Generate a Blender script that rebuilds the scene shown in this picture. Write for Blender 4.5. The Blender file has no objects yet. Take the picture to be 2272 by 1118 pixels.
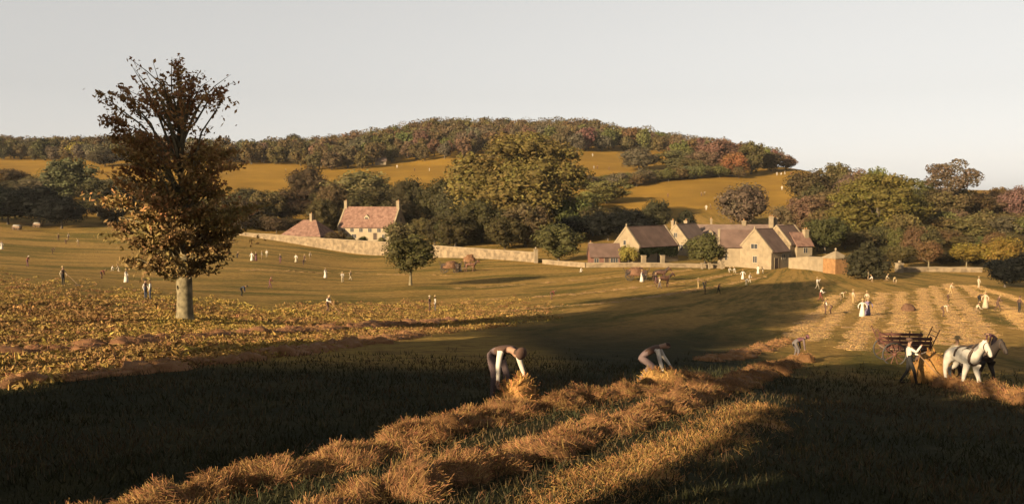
import bpy, bmesh, math, random
import numpy as np
from mathutils import Vector, Matrix

# ---------------------------------------------------------------- camera, world, sun, exposure
SC = bpy.context.scene
COL = SC.collection
PW, PH, F = 2272.0, 1118.0, 2000.0          # photograph size and focal length in its pixels
HORIZON = 430.0
PITCH = math.atan((HORIZON - PH / 2) / -F)  # camera tilts down
CZ = 14.0                                   # camera height over the valley datum

cam = bpy.data.cameras.new('camera')
cam.sensor_width = 36.0
cam.lens = 36.0 * F / PW
cam.clip_start = 0.2
cam.clip_end = 12000.0
cam_o = bpy.data.objects.new('camera', cam)
cam_o.location = (0, 0, CZ)
cam_o.rotation_euler = (math.pi / 2 - PITCH, 0, 0)
COL.objects.link(cam_o)
SC.camera = cam_o

SUN_AZ, SUN_EL = math.radians(45.0), math.radians(16.0)   # light travels towards +X +Y
world = bpy.data.worlds.new('World')
SC.world = world
world.use_nodes = True
wn = world.node_tree
sky = wn.nodes.new('ShaderNodeTexSky')
sky.sky_type = 'NISHITA'
sky.sun_disc = False
sky.sun_elevation = SUN_EL
sky.sun_rotation = math.radians(225.0)
sky.altitude = 100.0
sky.air_density = 1.0
sky.dust_density = 1.0
sky.ozone_density = 1.0
hsv = wn.nodes.new('ShaderNodeHueSaturation')
hsv.inputs['Saturation'].default_value = 0.08
gam = wn.nodes.new('ShaderNodeGamma')       # a thin, even autumn veil: flattens the clear-sky gradient
gam.inputs['Gamma'].default_value = 0.6
wn.links.new(sky.outputs['Color'], gam.inputs['Color'])
wn.links.new(gam.outputs['Color'], hsv.inputs['Color'])
bg = wn.nodes['Background']
bg.inputs['Strength'].default_value = 0.078
warm = wn.nodes.new('ShaderNodeMix')
warm.data_type = 'RGBA'; warm.blend_type = 'MULTIPLY'; warm.inputs[0].default_value = 1.0
warm.inputs[7].default_value = (1.0, 0.985, 0.955, 1)
wn.links.new(hsv.outputs['Color'], warm.inputs[6])
wn.links.new(warm.outputs[2], bg.inputs['Color'])

sun = bpy.data.lights.new('sun', 'SUN')
sun.energy = 5.0
sun.angle = math.radians(0.5)
sun.color = (1.0, 0.78, 0.49)
sun_o = bpy.data.objects.new('sun', sun)
_ld = Vector((math.sin(SUN_AZ) * math.cos(SUN_EL), math.cos(SUN_AZ) * math.cos(SUN_EL), -math.sin(SUN_EL)))
sun_o.rotation_euler = _ld.to_track_quat('-Z', 'Y').to_euler()
sun_o.location = (-60, -60, 60)
COL.objects.link(sun_o)

SC.view_settings.view_transform = 'Standard'
SC.view_settings.look = 'None'
SC.view_settings.gamma = 1.0
SC.view_settings.exposure = 1.8
SC.view_settings.use_curve_mapping = False
SC.cycles.max_bounces = 6
SC.cycles.diffuse_bounces = 2
SC.cycles.transparent_max_bounces = 4

# ---------------------------------------------------------------- small helpers
def rng(seed):
    return np.random.default_rng(seed)

def ray(px, py):
    x, y = (px - PW / 2) / F, -(py - PH / 2) / F
    c, s = math.cos(PITCH), math.sin(PITCH)
    return np.array([x, c + y * s, -s + y * c])

def unproj(px, py, Y):
    r = ray(px, py)
    return r * (Y / r[1]) + np.array([0, 0, CZ])

def project(p):
    c, s = math.cos(PITCH), math.sin(PITCH)
    z = p[2] - CZ
    dep = p[1] * c - z * s
    up = p[1] * s + z * c
    return PW / 2 + F * p[0] / dep, PH / 2 - F * up / dep

def _hash(ix, iy, iz, seed):
    h = (ix * 374761393 + iy * 668265263 + iz * 2147483647 + seed * 974711) & 0xffffffff
    h = ((h ^ (h >> 13)) * 1274126177) & 0xffffffff
    h = (h ^ (h >> 16)) & 0xffffffff
    return h / 4294967295.0

def vnoise(x, y, z=0.0, seed=0):
    x, y, z = np.broadcast_arrays(np.asarray(x, float), np.asarray(y, float), np.asarray(z, float))
    xi, yi, zi = np.floor(x).astype(np.int64), np.floor(y).astype(np.int64), np.floor(z).astype(np.int64)
    fx, fy, fz = x - xi, y - yi, z - zi
    fx, fy, fz = (t * t * (3 - 2 * t) for t in (fx, fy, fz))
    r = 0
    for dx in (0, 1):
        for dy in (0, 1):
            for dz in (0, 1):
                w = (fx if dx else 1 - fx) * (fy if dy else 1 - fy) * (fz if dz else 1 - fz)
                r = r + w * _hash(xi + dx, yi + dy, zi + dz, seed)
    return r

def fbm(x, y, z=0.0, oct=4, seed=0):
    a, r, t = 1.0, 0, 0
    x, y, z = np.asarray(x, float), np.asarray(y, float), np.asarray(z, float)
    for k in range(oct):
        r = r + a * vnoise(x * 2 ** k, y * 2 ** k, z * 2 ** k, seed + k)
        t += a
        a *= 0.5
    return r / t

def sstep(a, b, x):
    t = np.clip((np.asarray(x, float) - a) / (b - a), 0, 1)
    return t * t * (3 - 2 * t)

def link(o, parent=None):
    COL.objects.link(o)
    if parent is not None:
        o.parent = parent
    return o

def mesh_np(name, V, Q, attrs=None, smooth=False):
    """fast mesh from arrays; Q is (n,3) or (n,4), or a list of such arrays"""
    V = np.asarray(V, np.float32)
    Qs = [np.asarray(q, np.int32) for q in (Q if isinstance(Q, list) else [Q])]
    Qs = [q for q in Qs if len(q)]
    me = bpy.data.meshes.new(name)
    me.vertices.add(len(V))
    me.vertices.foreach_set('co', V.ravel())
    idx = np.concatenate([q.ravel() for q in Qs])
    tot = np.concatenate([np.full(len(q), q.shape[1], np.int32) for q in Qs])
    me.loops.add(len(idx))
    me.loops.foreach_set('vertex_index', idx)
    me.polygons.add(len(tot))
    me.polygons.foreach_set('loop_start', np.concatenate([[0], np.cumsum(tot)[:-1]]).astype(np.int32))
    me.polygons.foreach_set('loop_total', tot)
    if smooth:
        me.polygons.foreach_set('use_smooth', np.ones(len(tot), bool))
    for k, a in (attrs or {}).items():
        a = np.asarray(a, np.float32)
        if a.ndim == 1:
            at = me.attributes.new(k, 'FLOAT', 'POINT')
            at.data.foreach_set('value', a)
        else:
            at = me.attributes.new(k, 'FLOAT_COLOR', 'POINT')
            at.data.foreach_set('color', np.hstack([a, np.ones((len(a), 1), np.float32)]).astype(np.float32).ravel())
    me.update(calc_edges=True)
    me.validate()
    return me

def obj(name, me, mat=None, parent=None):
    o = bpy.data.objects.new(name, me)
    if mat is not None and len(me.materials) == 0:
        me.materials.append(mat)
    return link(o, parent)

def empty(name, loc=(0, 0, 0), rz=0.0, parent=None):
    o = bpy.data.objects.new(name, None)
    o.empty_display_size = 0.3
    o.location = loc
    o.rotation_euler = (0, 0, rz)
    return link(o, parent)

def tag(o, label=None, cat=None, group=None, kind=None):
    if label: o['label'] = label
    if cat: o['category'] = cat
    if group: o['group'] = group
    if kind: o['kind'] = kind
    return o

class MB:
    """collects shapes into one mesh"""
    def __init__(self):
        self.v, self.f = [], []
    def add(self, vs, fs):
        n = len(self.v)
        self.v += [tuple(map(float, p)) for p in vs]
        self.f += [tuple(i + n for i in q) for q in fs]
        return self
    def box(self, x0, y0, z0, x1, y1, z1, M=None):
        p = [(x0, y0, z0), (x1, y0, z0), (x1, y1, z0), (x0, y1, z0), (x0, y0, z1), (x1, y0, z1), (x1, y1, z1), (x0, y1, z1)]
        if M is not None:
            p = [M @ Vector(q) for q in p]
        return self.add(p, [(3, 2, 1, 0), (4, 5, 6, 7), (0, 1, 5, 4), (1, 2, 6, 5), (2, 3, 7, 6), (3, 0, 4, 7)])
    def tube(self, pts, rad, n=8, cap=True):
        pts = [Vector(p) for p in pts]
        if not hasattr(rad, '__len__'):
            rad = [rad] * len(pts)
        rings, up = [], None
        for i, p in enumerate(pts):
            t = (pts[min(i + 1, len(pts) - 1)] - pts[max(i - 1, 0)]).normalized()
            if up is None:
                up = t.orthogonal().normalized()
            up = (up - t * up.dot(t)).normalized()
            b = t.cross(up)
            rings.append([p + (up * math.cos(a) + b * math.sin(a)) * rad[i] for a in [2 * math.pi * k / n for k in range(n)]])
        vs = [q for r in rings for q in r]
        fs = []
        for i in range(len(pts) - 1):
            for k in range(n):
                a, b2 = i * n + k, i * n + (k + 1) % n
                fs.append((a, b2, b2 + n, a + n))
        if cap:
            fs.append(tuple(range(n - 1, -1, -1)))
            fs.append(tuple(range((len(pts) - 1) * n, len(pts) * n)))
        return self.add(vs, fs)
    def prism(self, prof, y0, y1):
        """profile in x,z extruded along y"""
        n = len(prof)
        vs = [(x, y0, z) for x, z in prof] + [(x, y1, z) for x, z in prof]
        fs = [tuple(range(n)), tuple(range(2 * n - 1, n - 1, -1))]
        fs += [((k + 1) % n, k, k + n, (k + 1) % n + n) for k in range(n)]
        return self.add(vs, fs)
    def lathe(self, prof, n=12, c=(0, 0)):
        vs, fs = [], []
        for r, z in prof:
            vs += [(c[0] + r * math.cos(2 * math.pi * k / n), c[1] + r * math.sin(2 * math.pi * k / n), z) for k in range(n)]
        for i in range(len(prof) - 1):
            for k in range(n):
                a, b = i * n + k, i * n + (k + 1) % n
                fs.append((a, b, b + n, a + n))
        fs.append(tuple(range(n - 1, -1, -1)))
        fs.append(tuple(range((len(prof) - 1) * n, len(prof) * n)))
        return self.add(vs, fs)
    def mesh(self, name, smooth=False):
        me = bpy.data.meshes.new(name)
        me.from_pydata(self.v, [], self.f)
        bm = bmesh.new(); bm.from_mesh(me)
        bmesh.ops.recalc_face_normals(bm, faces=bm.faces)
        bm.to_mesh(me); bm.free()
        if smooth:
            me.polygons.foreach_set('use_smooth', [True] * len(me.polygons))
        me.update()
        return me
    def build(self, name, mat, parent=None, smooth=False):
        return obj(name, self.mesh(name, smooth), mat, parent)

# ---------------------------------------------------------------- materials
def nodemat(name):
    m = bpy.data.materials.new(name)
    m.use_nodes = True
    nt = m.node_tree
    return m, nt, nt.nodes['Principled BSDF']

def simple_mat(name, col, rough=0.8, var=0.25, scale=3.0, bump=0.0, col2=None):
    """one base colour broken up by noise"""
    m, nt, b = nodemat(name)
    b.inputs['Roughness'].default_value = rough
    b.inputs['Specular IOR Level'].default_value = 0.2
    tc = nt.nodes.new('ShaderNodeTexCoord')
    no = nt.nodes.new('ShaderNodeTexNoise')
    no.inputs['Scale'].default_value = scale
    no.inputs['Detail'].default_value = 5.0
    nt.links.new(tc.outputs['Object'], no.inputs['Vector'])
    cr = nt.nodes.new('ShaderNodeValToRGB')
    c2 = col2 if col2 else tuple(c * (1 - var) for c in col)
    cr.color_ramp.elements[0].position = 0.32
    cr.color_ramp.elements[1].position = 0.68
    cr.color_ramp.elements[0].color = (*c2, 1)
    cr.color_ramp.elements[1].color = (*(min(1, c * (1 + (0 if col2 else var))) for c in col), 1)
    nt.links.new(no.outputs['Fac'], cr.inputs['Fac'])
    nt.links.new(cr.outputs['Color'], b.inputs['Base Color'])
    if bump:
        bp = nt.nodes.new('ShaderNodeBump')
        bp.inputs['Strength'].default_value = bump
        bp.inputs['Distance'].default_value = 0.05
        nt.links.new(no.outputs['Fac'], bp.inputs['Height'])
        nt.links.new(bp.outputs['Normal'], b.inputs['Normal'])
    return m

def leaf_mat(name, translucent=0.25):
    """foliage: colour = object colour varied by the 'tint' of each leaf and a per-tree random"""
    m, nt, b = nodemat(name)
    b.inputs['Roughness'].default_value = 0.75
    b.inputs['Specular IOR Level'].default_value = 0.12
    oi = nt.nodes.new('ShaderNodeObjectInfo')
    at = nt.nodes.new('ShaderNodeAttribute'); at.attribute_name = 'tint'
    h = nt.nodes.new('ShaderNodeHueSaturation')
    mr = nt.nodes.new('ShaderNodeMapRange')
    mr.inputs['To Min'].default_value = 0.467; mr.inputs['To Max'].default_value = 0.525
    nt.links.new(at.outputs['Fac'], mr.inputs['Value'])
    nt.links.new(mr.outputs['Result'], h.inputs['Hue'])
    mv = nt.nodes.new('ShaderNodeMapRange')
    mv.inputs['To Min'].default_value = 0.55; mv.inputs['To Max'].default_value = 1.5
    at2 = nt.nodes.new('ShaderNodeAttribute'); at2.attribute_name = 'val'
    nt.links.new(at2.outputs['Fac'], mv.inputs['Value'])
    nt.links.new(mv.outputs['Result'], h.inputs['Value'])
    nt.links.new(oi.outputs['Color'], h.inputs['Color'])
    nt.links.new(h.outputs['Color'], b.inputs['Base Color'])
    tr = nt.nodes.new('ShaderNodeBsdfTranslucent')
    nt.links.new(h.outputs['Color'], tr.inputs['Color'])
    mx = nt.nodes.new('ShaderNodeMixShader'); mx.inputs['Fac'].default_value = translucent
    out = nt.nodes['Material Output']
    nt.links.new(b.outputs['BSDF'], mx.inputs[1]); nt.links.new(tr.outputs['BSDF'], mx.inputs[2])
    nt.links.new(mx.outputs['Shader'], out.inputs['Surface'])
    return m

M = {}
M['leaf'] = leaf_mat('foliage')
M['bark'] = simple_mat('bark', (0.115, 0.092, 0.052), 0.95, 0.5, 3.0, 1.0)
M['bark_dark'] = simple_mat('bark_dark', (0.07, 0.055, 0.04), 0.9, 0.4, 6.0, 0.4)
M['stone'] = simple_mat('limestone', (0.165, 0.125, 0.078), 0.9, 0.16, 1.2, 0.3)
M['stone_wall'] = simple_mat('rubble_stone', (0.138, 0.100, 0.060), 0.9, 0.36, 1.1, 0.5)
M['render'] = simple_mat('cream_limewash', (0.20, 0.155, 0.10), 0.85, 0.10, 0.8, 0.1)
M['brick'] = simple_mat('red_brick', (0.11, 0.05, 0.034), 0.9, 0.25, 3.0, 0.2)
M['orange_brick'] = simple_mat('orange_brick', (0.17, 0.088, 0.035), 0.9, 0.2, 2.0, 0.2)
M['roof_red'] = simple_mat('old_clay_tiles', (0.165, 0.095, 0.068), 0.9, 0.35, 1.3, 0.4, col2=(0.085, 0.042, 0.030))
M['roof_brown'] = simple_mat('brown_stone_tiles', (0.078, 0.048, 0.037), 0.9, 0.25, 0.7, 0.4)
M['roof_pink'] = simple_mat('pinkish_stone_tiles', (0.110, 0.074, 0.058), 0.9, 0.22, 0.6, 0.4)
M['pane'] = simple_mat('window_glass', (0.03, 0.03, 0.032), 0.15, 0.1)
M['frame'] = simple_mat('window_frame', (0.22, 0.18, 0.13), 0.7, 0.1)
M['darkwood'] = simple_mat('dark_wood', (0.045, 0.03, 0.022), 0.8, 0.3, 4.0)
M['redwood'] = simple_mat('red_painted_wood', (0.075, 0.032, 0.022), 0.7, 0.3, 4.0)
M['wood'] = simple_mat('weathered_wood', (0.16, 0.10, 0.06), 0.85, 0.3, 5.0)
M['iron'] = simple_mat('dark_iron', (0.03, 0.028, 0.026), 0.6, 0.2)
M['canvas'] = simple_mat('white_canvas', (0.16, 0.145, 0.12), 0.9, 0.1, 2.0)
# ---------------------------------------------------------------- terrain
CTRL = [  # photograph pixel on the ground and its distance in metres, from figures and buildings of known size
 (0,1118,11.5),(1136,1118,11.2),(2272,1118,12),(0,1000,15.2),(600,1000,14.8),(1136,1000,14.8),(1700,1000,15.2),(2272,1000,16.5),
 (1136,890,20),(0,890,22.5),(600,890,21),(1700,890,21.5),(2272,890,25),(0,800,32),(500,790,33),(1470,850,25),(1136,800,34),
 (1750,800,41),(2130,800,43),(2272,800,44),(2130,868,28),(410,710,55),(0,700,50),(330,665,70),(140,630,82),(0,620,82),(727,696,76),(700,760,45),
 (960,692,90),(1136,700,82),(1136,740,58),(1500,700,80),(1700,720,70),(1914,702,80),(2200,700,80),(1136,650,118),(910,632,128),
 (1136,600,158),(600,640,112),(600,580,165),(280,622,112),(300,580,150),(100,560,165),(0,540,180),(1700,598,160),(1400,590,165),
 (1200,585,172),(1925,618,142),(2150,606,152),(2272,640,122),(2272,604,155),(830,540,232),(600,531,225),(1000,571,189),(100,507,232),(300,515,222),
 (600,412,360),(600,368,430),(60,372,440),(60,405,350),(300,400,370),(300,350,470),(900,408,355),(920,362,430),(1380,400,360),(1380,340,470),
 (1450,482,262),(1500,440,305),(1600,470,272),(1740,385,375),(1790,377,392),(1400,442,312),(1650,432,312),(1720,440,310),
 (950,300,620),(1100,298,640),(1200,298,640),(1300,304,640),(700,346,600),(0,340,620),(400,350,600),(1500,328,580),(1600,345,520),(1700,366,450),(1850,405,420),(2000,420,420),(2250,425,430),
 (1900,500,235),(2100,500,235),(2272,500,235),(1200,480,270),(1050,470,275),(1800,540,200),(2000,560,190),(2200,560,190),(1136,340,480),(750,345,500)]
CP = [unproj(*c) for c in CTRL]
CP += [np.array(p, float) + np.array([0, 0, CZ]) for p in [
 (0, 0, -3.4), (0, -25, -3.0), (0, -80, -2.5), (-14, 0, -3.4), (14, 0, -3.6), (-45, 38, -5.6), (-33, 26, -4.8), (-22, 15, -4.4), (-60, 85, -7.2),
 (-120, 110, -7.0), (-60, -20, -3.5), (-150, -60, -3.0), (60, -20, -5.0), (45, 20, -7.2), (110, 60, -11.5), (200, 150, -13), (-200, 210, -9),
 (-420, 430, 5), (-600, 620, 22), (300, 300, -8), (420, 430, -2), (600, 800, 0), (0, 1000, 18), (-500, 1000, 18), (500, 1100, 0), (0, 1600, 0),
 (-900, 1600, 0), (900, 1600, 0), (0, 2200, 0), (-1500, 2200, 0), (1500, 2200, 2), (900, 400, -4), (-900, 400, 6), (900, -100, -6), (-900, -100, -2), (300, 1000, 0), (240,760,6)]]
CP = np.array(CP)
WS = 15.0
def warp(X, Y):
    X, Y = np.asarray(X, float), np.asarray(Y, float)
    return 2.0 * np.arcsinh(X / (WS + 0.35 * np.abs(Y))), np.arcsinh(Y / WS)
def _tps(r2):
    return np.where(r2 > 1e-12, 0.5 * r2 * np.log(np.maximum(r2, 1e-12)), 0.0)
_p, _q = warp(CP[:, 0], CP[:, 1])
_n = len(CP)
_K = _tps((_p[:, None] - _p[None]) ** 2 + (_q[:, None] - _q[None]) ** 2) + np.eye(_n) * 0.004
_P = np.stack([np.ones(_n), _p, _q], 1)
_S = np.linalg.solve(np.block([[_K, _P], [_P.T, np.zeros((3, 3))]]), np.concatenate([CP[:, 2], np.zeros(3)]))
def ground_z(X, Y):
    X = np.asarray(X, float); Y = np.asarray(Y, float)
    sh = X.shape
    p, q = warp(X.ravel(), Y.ravel())
    out = np.empty(len(p))
    for i in range(0, len(p), 20000):
        a, b = p[i:i + 20000], q[i:i + 20000]
        k = _tps((a[:, None] - _p[None]) ** 2 + (b[:, None] - _q[None]) ** 2)
        out[i:i + 20000] = k @ _S[:_n] + _S[_n] + _S[_n + 1] * a + _S[_n + 2] * b
    return out.reshape(sh)
def gz(x, y):
    return float(ground_z(np.array([x]), np.array([y]))[0])
# heights are read from a table built once (bilinear in warped coordinates)
P0, P1, NPX = -5.2, 5.2, 361
Q0, Q1, NQY = math.asinh(-160 / WS), math.asinh(2200 / WS), 441
_pg, _qg = np.linspace(P0, P1, NPX), np.linspace(Q0, Q1, NQY)
_PX, _QY = np.meshgrid(_pg, _qg)
TY = np.sinh(_QY) * WS
TX = np.sinh(_PX / 2.0) * (WS + 0.35 * np.abs(TY))
TZ = ground_z(TX, TY)
def gzt(X, Y):
    p, q = warp(X, Y)
    a = np.clip((p - P0) / (P1 - P0) * (NPX - 1), 0, NPX - 1.001); b = np.clip((q - Q0) / (Q1 - Q0) * (NQY - 1), 0, NQY - 1.001)
    i, j = np.floor(a).astype(int), np.floor(b).astype(int)
    fa, fb = a - i, b - j
    return (TZ[j, i] * (1 - fa) + TZ[j, i + 1] * fa) * (1 - fb) + (TZ[j + 1, i] * (1 - fa) + TZ[j + 1, i + 1] * fa) * fb
def on(x, y, dz=0.0):
    return (float(x), float(y), float(gzt(np.array([x]), np.array([y]))[0]) + dz)
_marchY = np.concatenate([np.arange(8, 60, 0.1), np.arange(60, 260, 0.4), np.arange(260, 900, 1.5)])
def at(px, py, ymin=8.0, ymax=900.0):
    """the ground point seen at a pixel of the photograph"""
    r = ray(px, py)
    Y = _marchY[(_marchY >= ymin) & (_marchY <= ymax)]
    t = Y / r[1]
    X, Z = r[0] * t, r[2] * t + CZ
    below = Z <= gzt(X, Y)
    k = int(np.argmax(below)) if below.any() else int(np.argmin(Z - gzt(X, Y)))
    return np.array(on(X[k], Y[k]))
# ---------------------------------------------------------------- figures: one skinned mesh per pose
def skin_mesh(name, joints, edges, radii, root, zones, sub=2):
    """joints {name: xyz}, edges [(a,b,zone)], radii {name: r or (rx,ry)}; returns one continuous mesh with a material index per zone"""
    names = list(joints)
    ix = {n: i for i, n in enumerate(names)}
    me = bpy.data.meshes.new(name)
    me.from_pydata([joints[n] for n in names], [(ix[a], ix[b]) for a, b, _ in edges], [])
    o = bpy.data.objects.new(name, me)
    COL.objects.link(o)
    md = o.modifiers.new('skin', 'SKIN')
    md.use_smooth_shade = True
    md.branch_smoothing = 0.4
    sv = me.skin_vertices[0].data
    for n in names:
        r = radii[n]
        sv[ix[n]].radius = r if hasattr(r, '__len__') else (r, r)
        sv[ix[n]].use_root = (n == root)
    if sub:
        ss = o.modifiers.new('sub', 'SUBSURF'); ss.levels = sub; ss.render_levels = sub
    dg = bpy.context.evaluated_depsgraph_get()
    dg.update()
    out = bpy.data.meshes.new_from_object(o.evaluated_get(dg))
    out.name = name
    bpy.data.objects.remove(o); bpy.data.meshes.remove(me)
    n = len(out.polygons)
    cen = np.empty(n * 3, np.float32); out.polygons.foreach_get('center', cen); cen = cen.reshape(-1, 3)
    best, zi = np.full(n, 1e9), np.zeros(n, np.int32)
    for a, b, z in edges:
        A, B = np.array(joints[a]), np.array(joints[b])
        d = B - A
        t = np.clip(((cen - A) @ d) / max(d @ d, 1e-9), 0, 1)
        dist = np.linalg.norm(cen - (A + t[:, None] * d), axis=1)
        m = dist < best
        best[m] = dist[m]; zi[m] = zones.index(z)
    out.polygons.foreach_set('use_smooth', np.ones(n, bool))
    out.materials.clear()
    for _ in zones: out.materials.append(None)
    out.polygons.foreach_set('material_index', zi)
    out.update()
    return out

PZ = ['skin', 'top', 'bottom', 'boots', 'hair', 'sleeve']
def person_mesh(name, lean=0.0, hipz=0.93, arms=None, legs=None, crouch=0.0, fingers=False, head_dip=0.0, sub=1, w=1.0):
    """figure facing +X, feet at the origin. arms: (elbow, wrist) for right and left in metres; legs: (knee, ankle) each side"""
    J, R, E = {}, {}, []
    hx = -0.12 * math.sin(lean)
    hip = Vector((hx, 0, hipz))
    d = Vector((math.sin(lean), 0, math.cos(lean)))            # along the spine
    n = Vector((math.cos(lean), 0, -math.sin(lean)))           # chest side
    def pt(k, v, r): J[k] = tuple(v); R[k] = r
    pt('pelvis', hip, (0.135 * w, 0.115)); pt('waist', hip + d * 0.16, (0.125 * w, 0.105)); pt('chest', hip + d * 0.36, (0.155 * w, 0.125))
    pt('collar', hip + d * 0.47, (0.10, 0.09)); 
    hd = (d + n * head_dip).normalized()
    pt('neck', hip + d * 0.53 + n * 0.01, 0.055); pt('skull', hip + d * 0.56 + hd * 0.07 + n * 0.02, (0.083, 0.09)); pt('crown', hip + d * 0.57 + hd * 0.20 + n * 0.02, (0.068, 0.078))
    pt('face', hip + d * 0.56 + hd * 0.10 + n * 0.105, 0.030)
    E += [('pelvis', 'waist', 'bottom'), ('waist', 'chest', 'top'), ('chest', 'collar', 'top'), ('collar', 'neck', 'skin'), ('neck', 'skull', 'skin'), ('skull', 'crown', 'hair'), ('skull', 'face', 'skin')]
    for s, sd in ((-1, 'r'), (1, 'l')):
        sh = hip + d * 0.43 + Vector((0, s * 0.185, 0))
        el, wr = (arms or {}).get(sd, ((0.02, s * 0.24, -0.28), (0.10, s * 0.23, -0.52)))
        el, wr = sh + Vector(el), sh + Vector(wr)
        pt('sh' + sd, sh, 0.066); pt('el' + sd, el, 0.050); pt('wr' + sd, wr, 0.036)
        hdv = (wr - el).normalized()
        pt('hd' + sd, wr + hdv * 0.075, (0.042, 0.026))
        E += [('chest', 'sh' + sd, 'top'), ('sh' + sd, 'el' + sd, 'sleeve'), ('el' + sd, 'wr' + sd, 'sleeve'), ('wr' + sd, 'hd' + sd, 'skin')]
        if fingers:
            side = hdv.cross(Vector((1, 0, 0)) if abs(hdv.x) < 0.8 else Vector((0, 0, 1))).normalized()
            palm = side.cross(hdv).normalized()
            base = wr + hdv * 0.085
            for k, (off, ln) in enumerate(((-0.033, 0.062), (-0.011, 0.078), (0.012, 0.074), (0.033, 0.058))):
                a = base + side * off; b = a + hdv * ln * 0.55 + palm * 0.012; c2 = b + hdv * ln * 0.35 + palm * 0.032
                pt('fa%d%s' % (k, sd), a, 0.011); pt('fb%d%s' % (k, sd), b, 0.0095); pt('fc%d%s' % (k, sd), c2, 0.008)
                E += [('hd' + sd, 'fa%d%s' % (k, sd), 'skin'), ('fa%d%s' % (k, sd), 'fb%d%s' % (k, sd), 'skin'), ('fb%d%s' % (k, sd), 'fc%d%s' % (k, sd), 'skin')]
            t0 = wr + hdv * 0.03 + side * 0.05
            pt('ta' + sd, t0, 0.012); pt('tb' + sd, t0 + hdv * 0.045 + side * 0.015 + palm * 0.015, 0.010)
            E += [('wr' + sd, 'ta' + sd, 'skin'), ('ta' + sd, 'tb' + sd, 'skin')]
        hp = hip + Vector((0.0, s * 0.10, -0.06))
        kn, an = (legs or {}).get(sd, ((0.03 + crouch, s * 0.12, hipz * 0.53), (0.0, s * 0.13, 0.09)))
        pt('hp' + sd, hp, 0.10); pt('kn' + sd, kn, 0.068); pt('ca' + sd, tuple(Vector(kn) * 0.62 + Vector(an) * 0.38), 0.060); pt('an' + sd, an, 0.045)
        pt('he' + sd, (an[0] - 0.03, an[1], 0.045), 0.042); pt('to' + sd, (an[0] + 0.18, an[1] + s * 0.02, 0.04), 0.036)
        E += [('pelvis', 'hp' + sd, 'bottom'), ('hp' + sd, 'kn' + sd, 'bottom'), ('kn' + sd, 'ca' + sd, 'bottom'), ('ca' + sd, 'an' + sd, 'bottom'), ('an' + sd, 'he' + sd, 'boots'), ('he' + sd, 'to' + sd, 'boots')]
    return skin_mesh(name, J, E, R, 'pelvis', PZ, sub)

def arm2(a, b, spread=0.03):
    return {'r': ((a[0], -spread, a[1]), (b[0], -spread * 0.3, b[1])), 'l': ((a[0], spread, a[1]), (b[0], spread * 0.3, b[1]))}
STRIDE = {'r': ((0.16, -0.10, 0.50), (0.24, -0.10, 0.09)), 'l': ((-0.02, 0.10, 0.48), (-0.26, 0.10, 0.12))}
POSE = {
 'stand': person_mesh('person_standing'),
 'walk': person_mesh('person_walking', 0.08, arms={'r': ((-0.10, -0.04, -0.27), (-0.04, -0.02, -0.53)), 'l': ((0.12, 0.04, -0.26), (0.30, 0.02, -0.42))}, legs=STRIDE),
 'rake': person_mesh('person_raking', 0.32, arms={'r': ((0.16, -0.03, -0.22), (0.40, 0.08, -0.24)), 'l': ((0.05, 0.03, -0.28), (0.28, -0.10, -0.38))}, legs=STRIDE),
 'bend': person_mesh('person_bending', 1.25, hipz=0.90, arms=arm2((0.03, -0.28), (0.08, -0.52)), crouch=0.05, head_dip=0.2),
 'fork': person_mesh('person_pitching', -0.05, arms={'r': ((0.20, -0.04, -0.12), (0.38, 0.06, 0.10)), 'l': ((0.15, 0.03, -0.24), (0.36, -0.08, -0.26))}, legs=STRIDE),
 'kneel': person_mesh('person_kneeling', 0.45, hipz=0.48, arms=arm2((0.12, -0.24), (0.34, -0.36)), legs={'r': ((0.30, -0.13, 0.30), (0.26, -0.13, 0.08)), 'l': ((0.10, 0.13, 0.09), (-0.30, 0.13, 0.10))}),
}
FIELD_BEND = person_mesh('person_bending_deep', 1.42, hipz=0.95, fingers=True, head_dip=0.35, sub=2,
    arms={'r': ((0.02, -0.07, -0.29), (0.05, -0.09, -0.55)), 'l': ((0.06, 0.05, -0.28), (0.14, 0.10, -0.53))},
    legs={'r': ((0.03, -0.12, 0.50), (-0.02, -0.13, 0.09)), 'l': ((0.06, 0.14, 0.50), (0.05, 0.15, 0.09))})
FIELD_STOOP = person_mesh('person_stooping', 1.15, hipz=0.72, fingers=True, head_dip=0.0, sub=2,
    arms={'r': ((0.06, -0.05, -0.28), (0.14, -0.05, -0.54)), 'l': ((0.14, 0.04, -0.25), (0.30, 0.02, -0.46))},
    legs={'r': ((0.22, -0.13, 0.44), (0.02, -0.13, 0.09)), 'l': ((0.10, 0.15, 0.42), (-0.12, 0.15, 0.09))})

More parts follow.
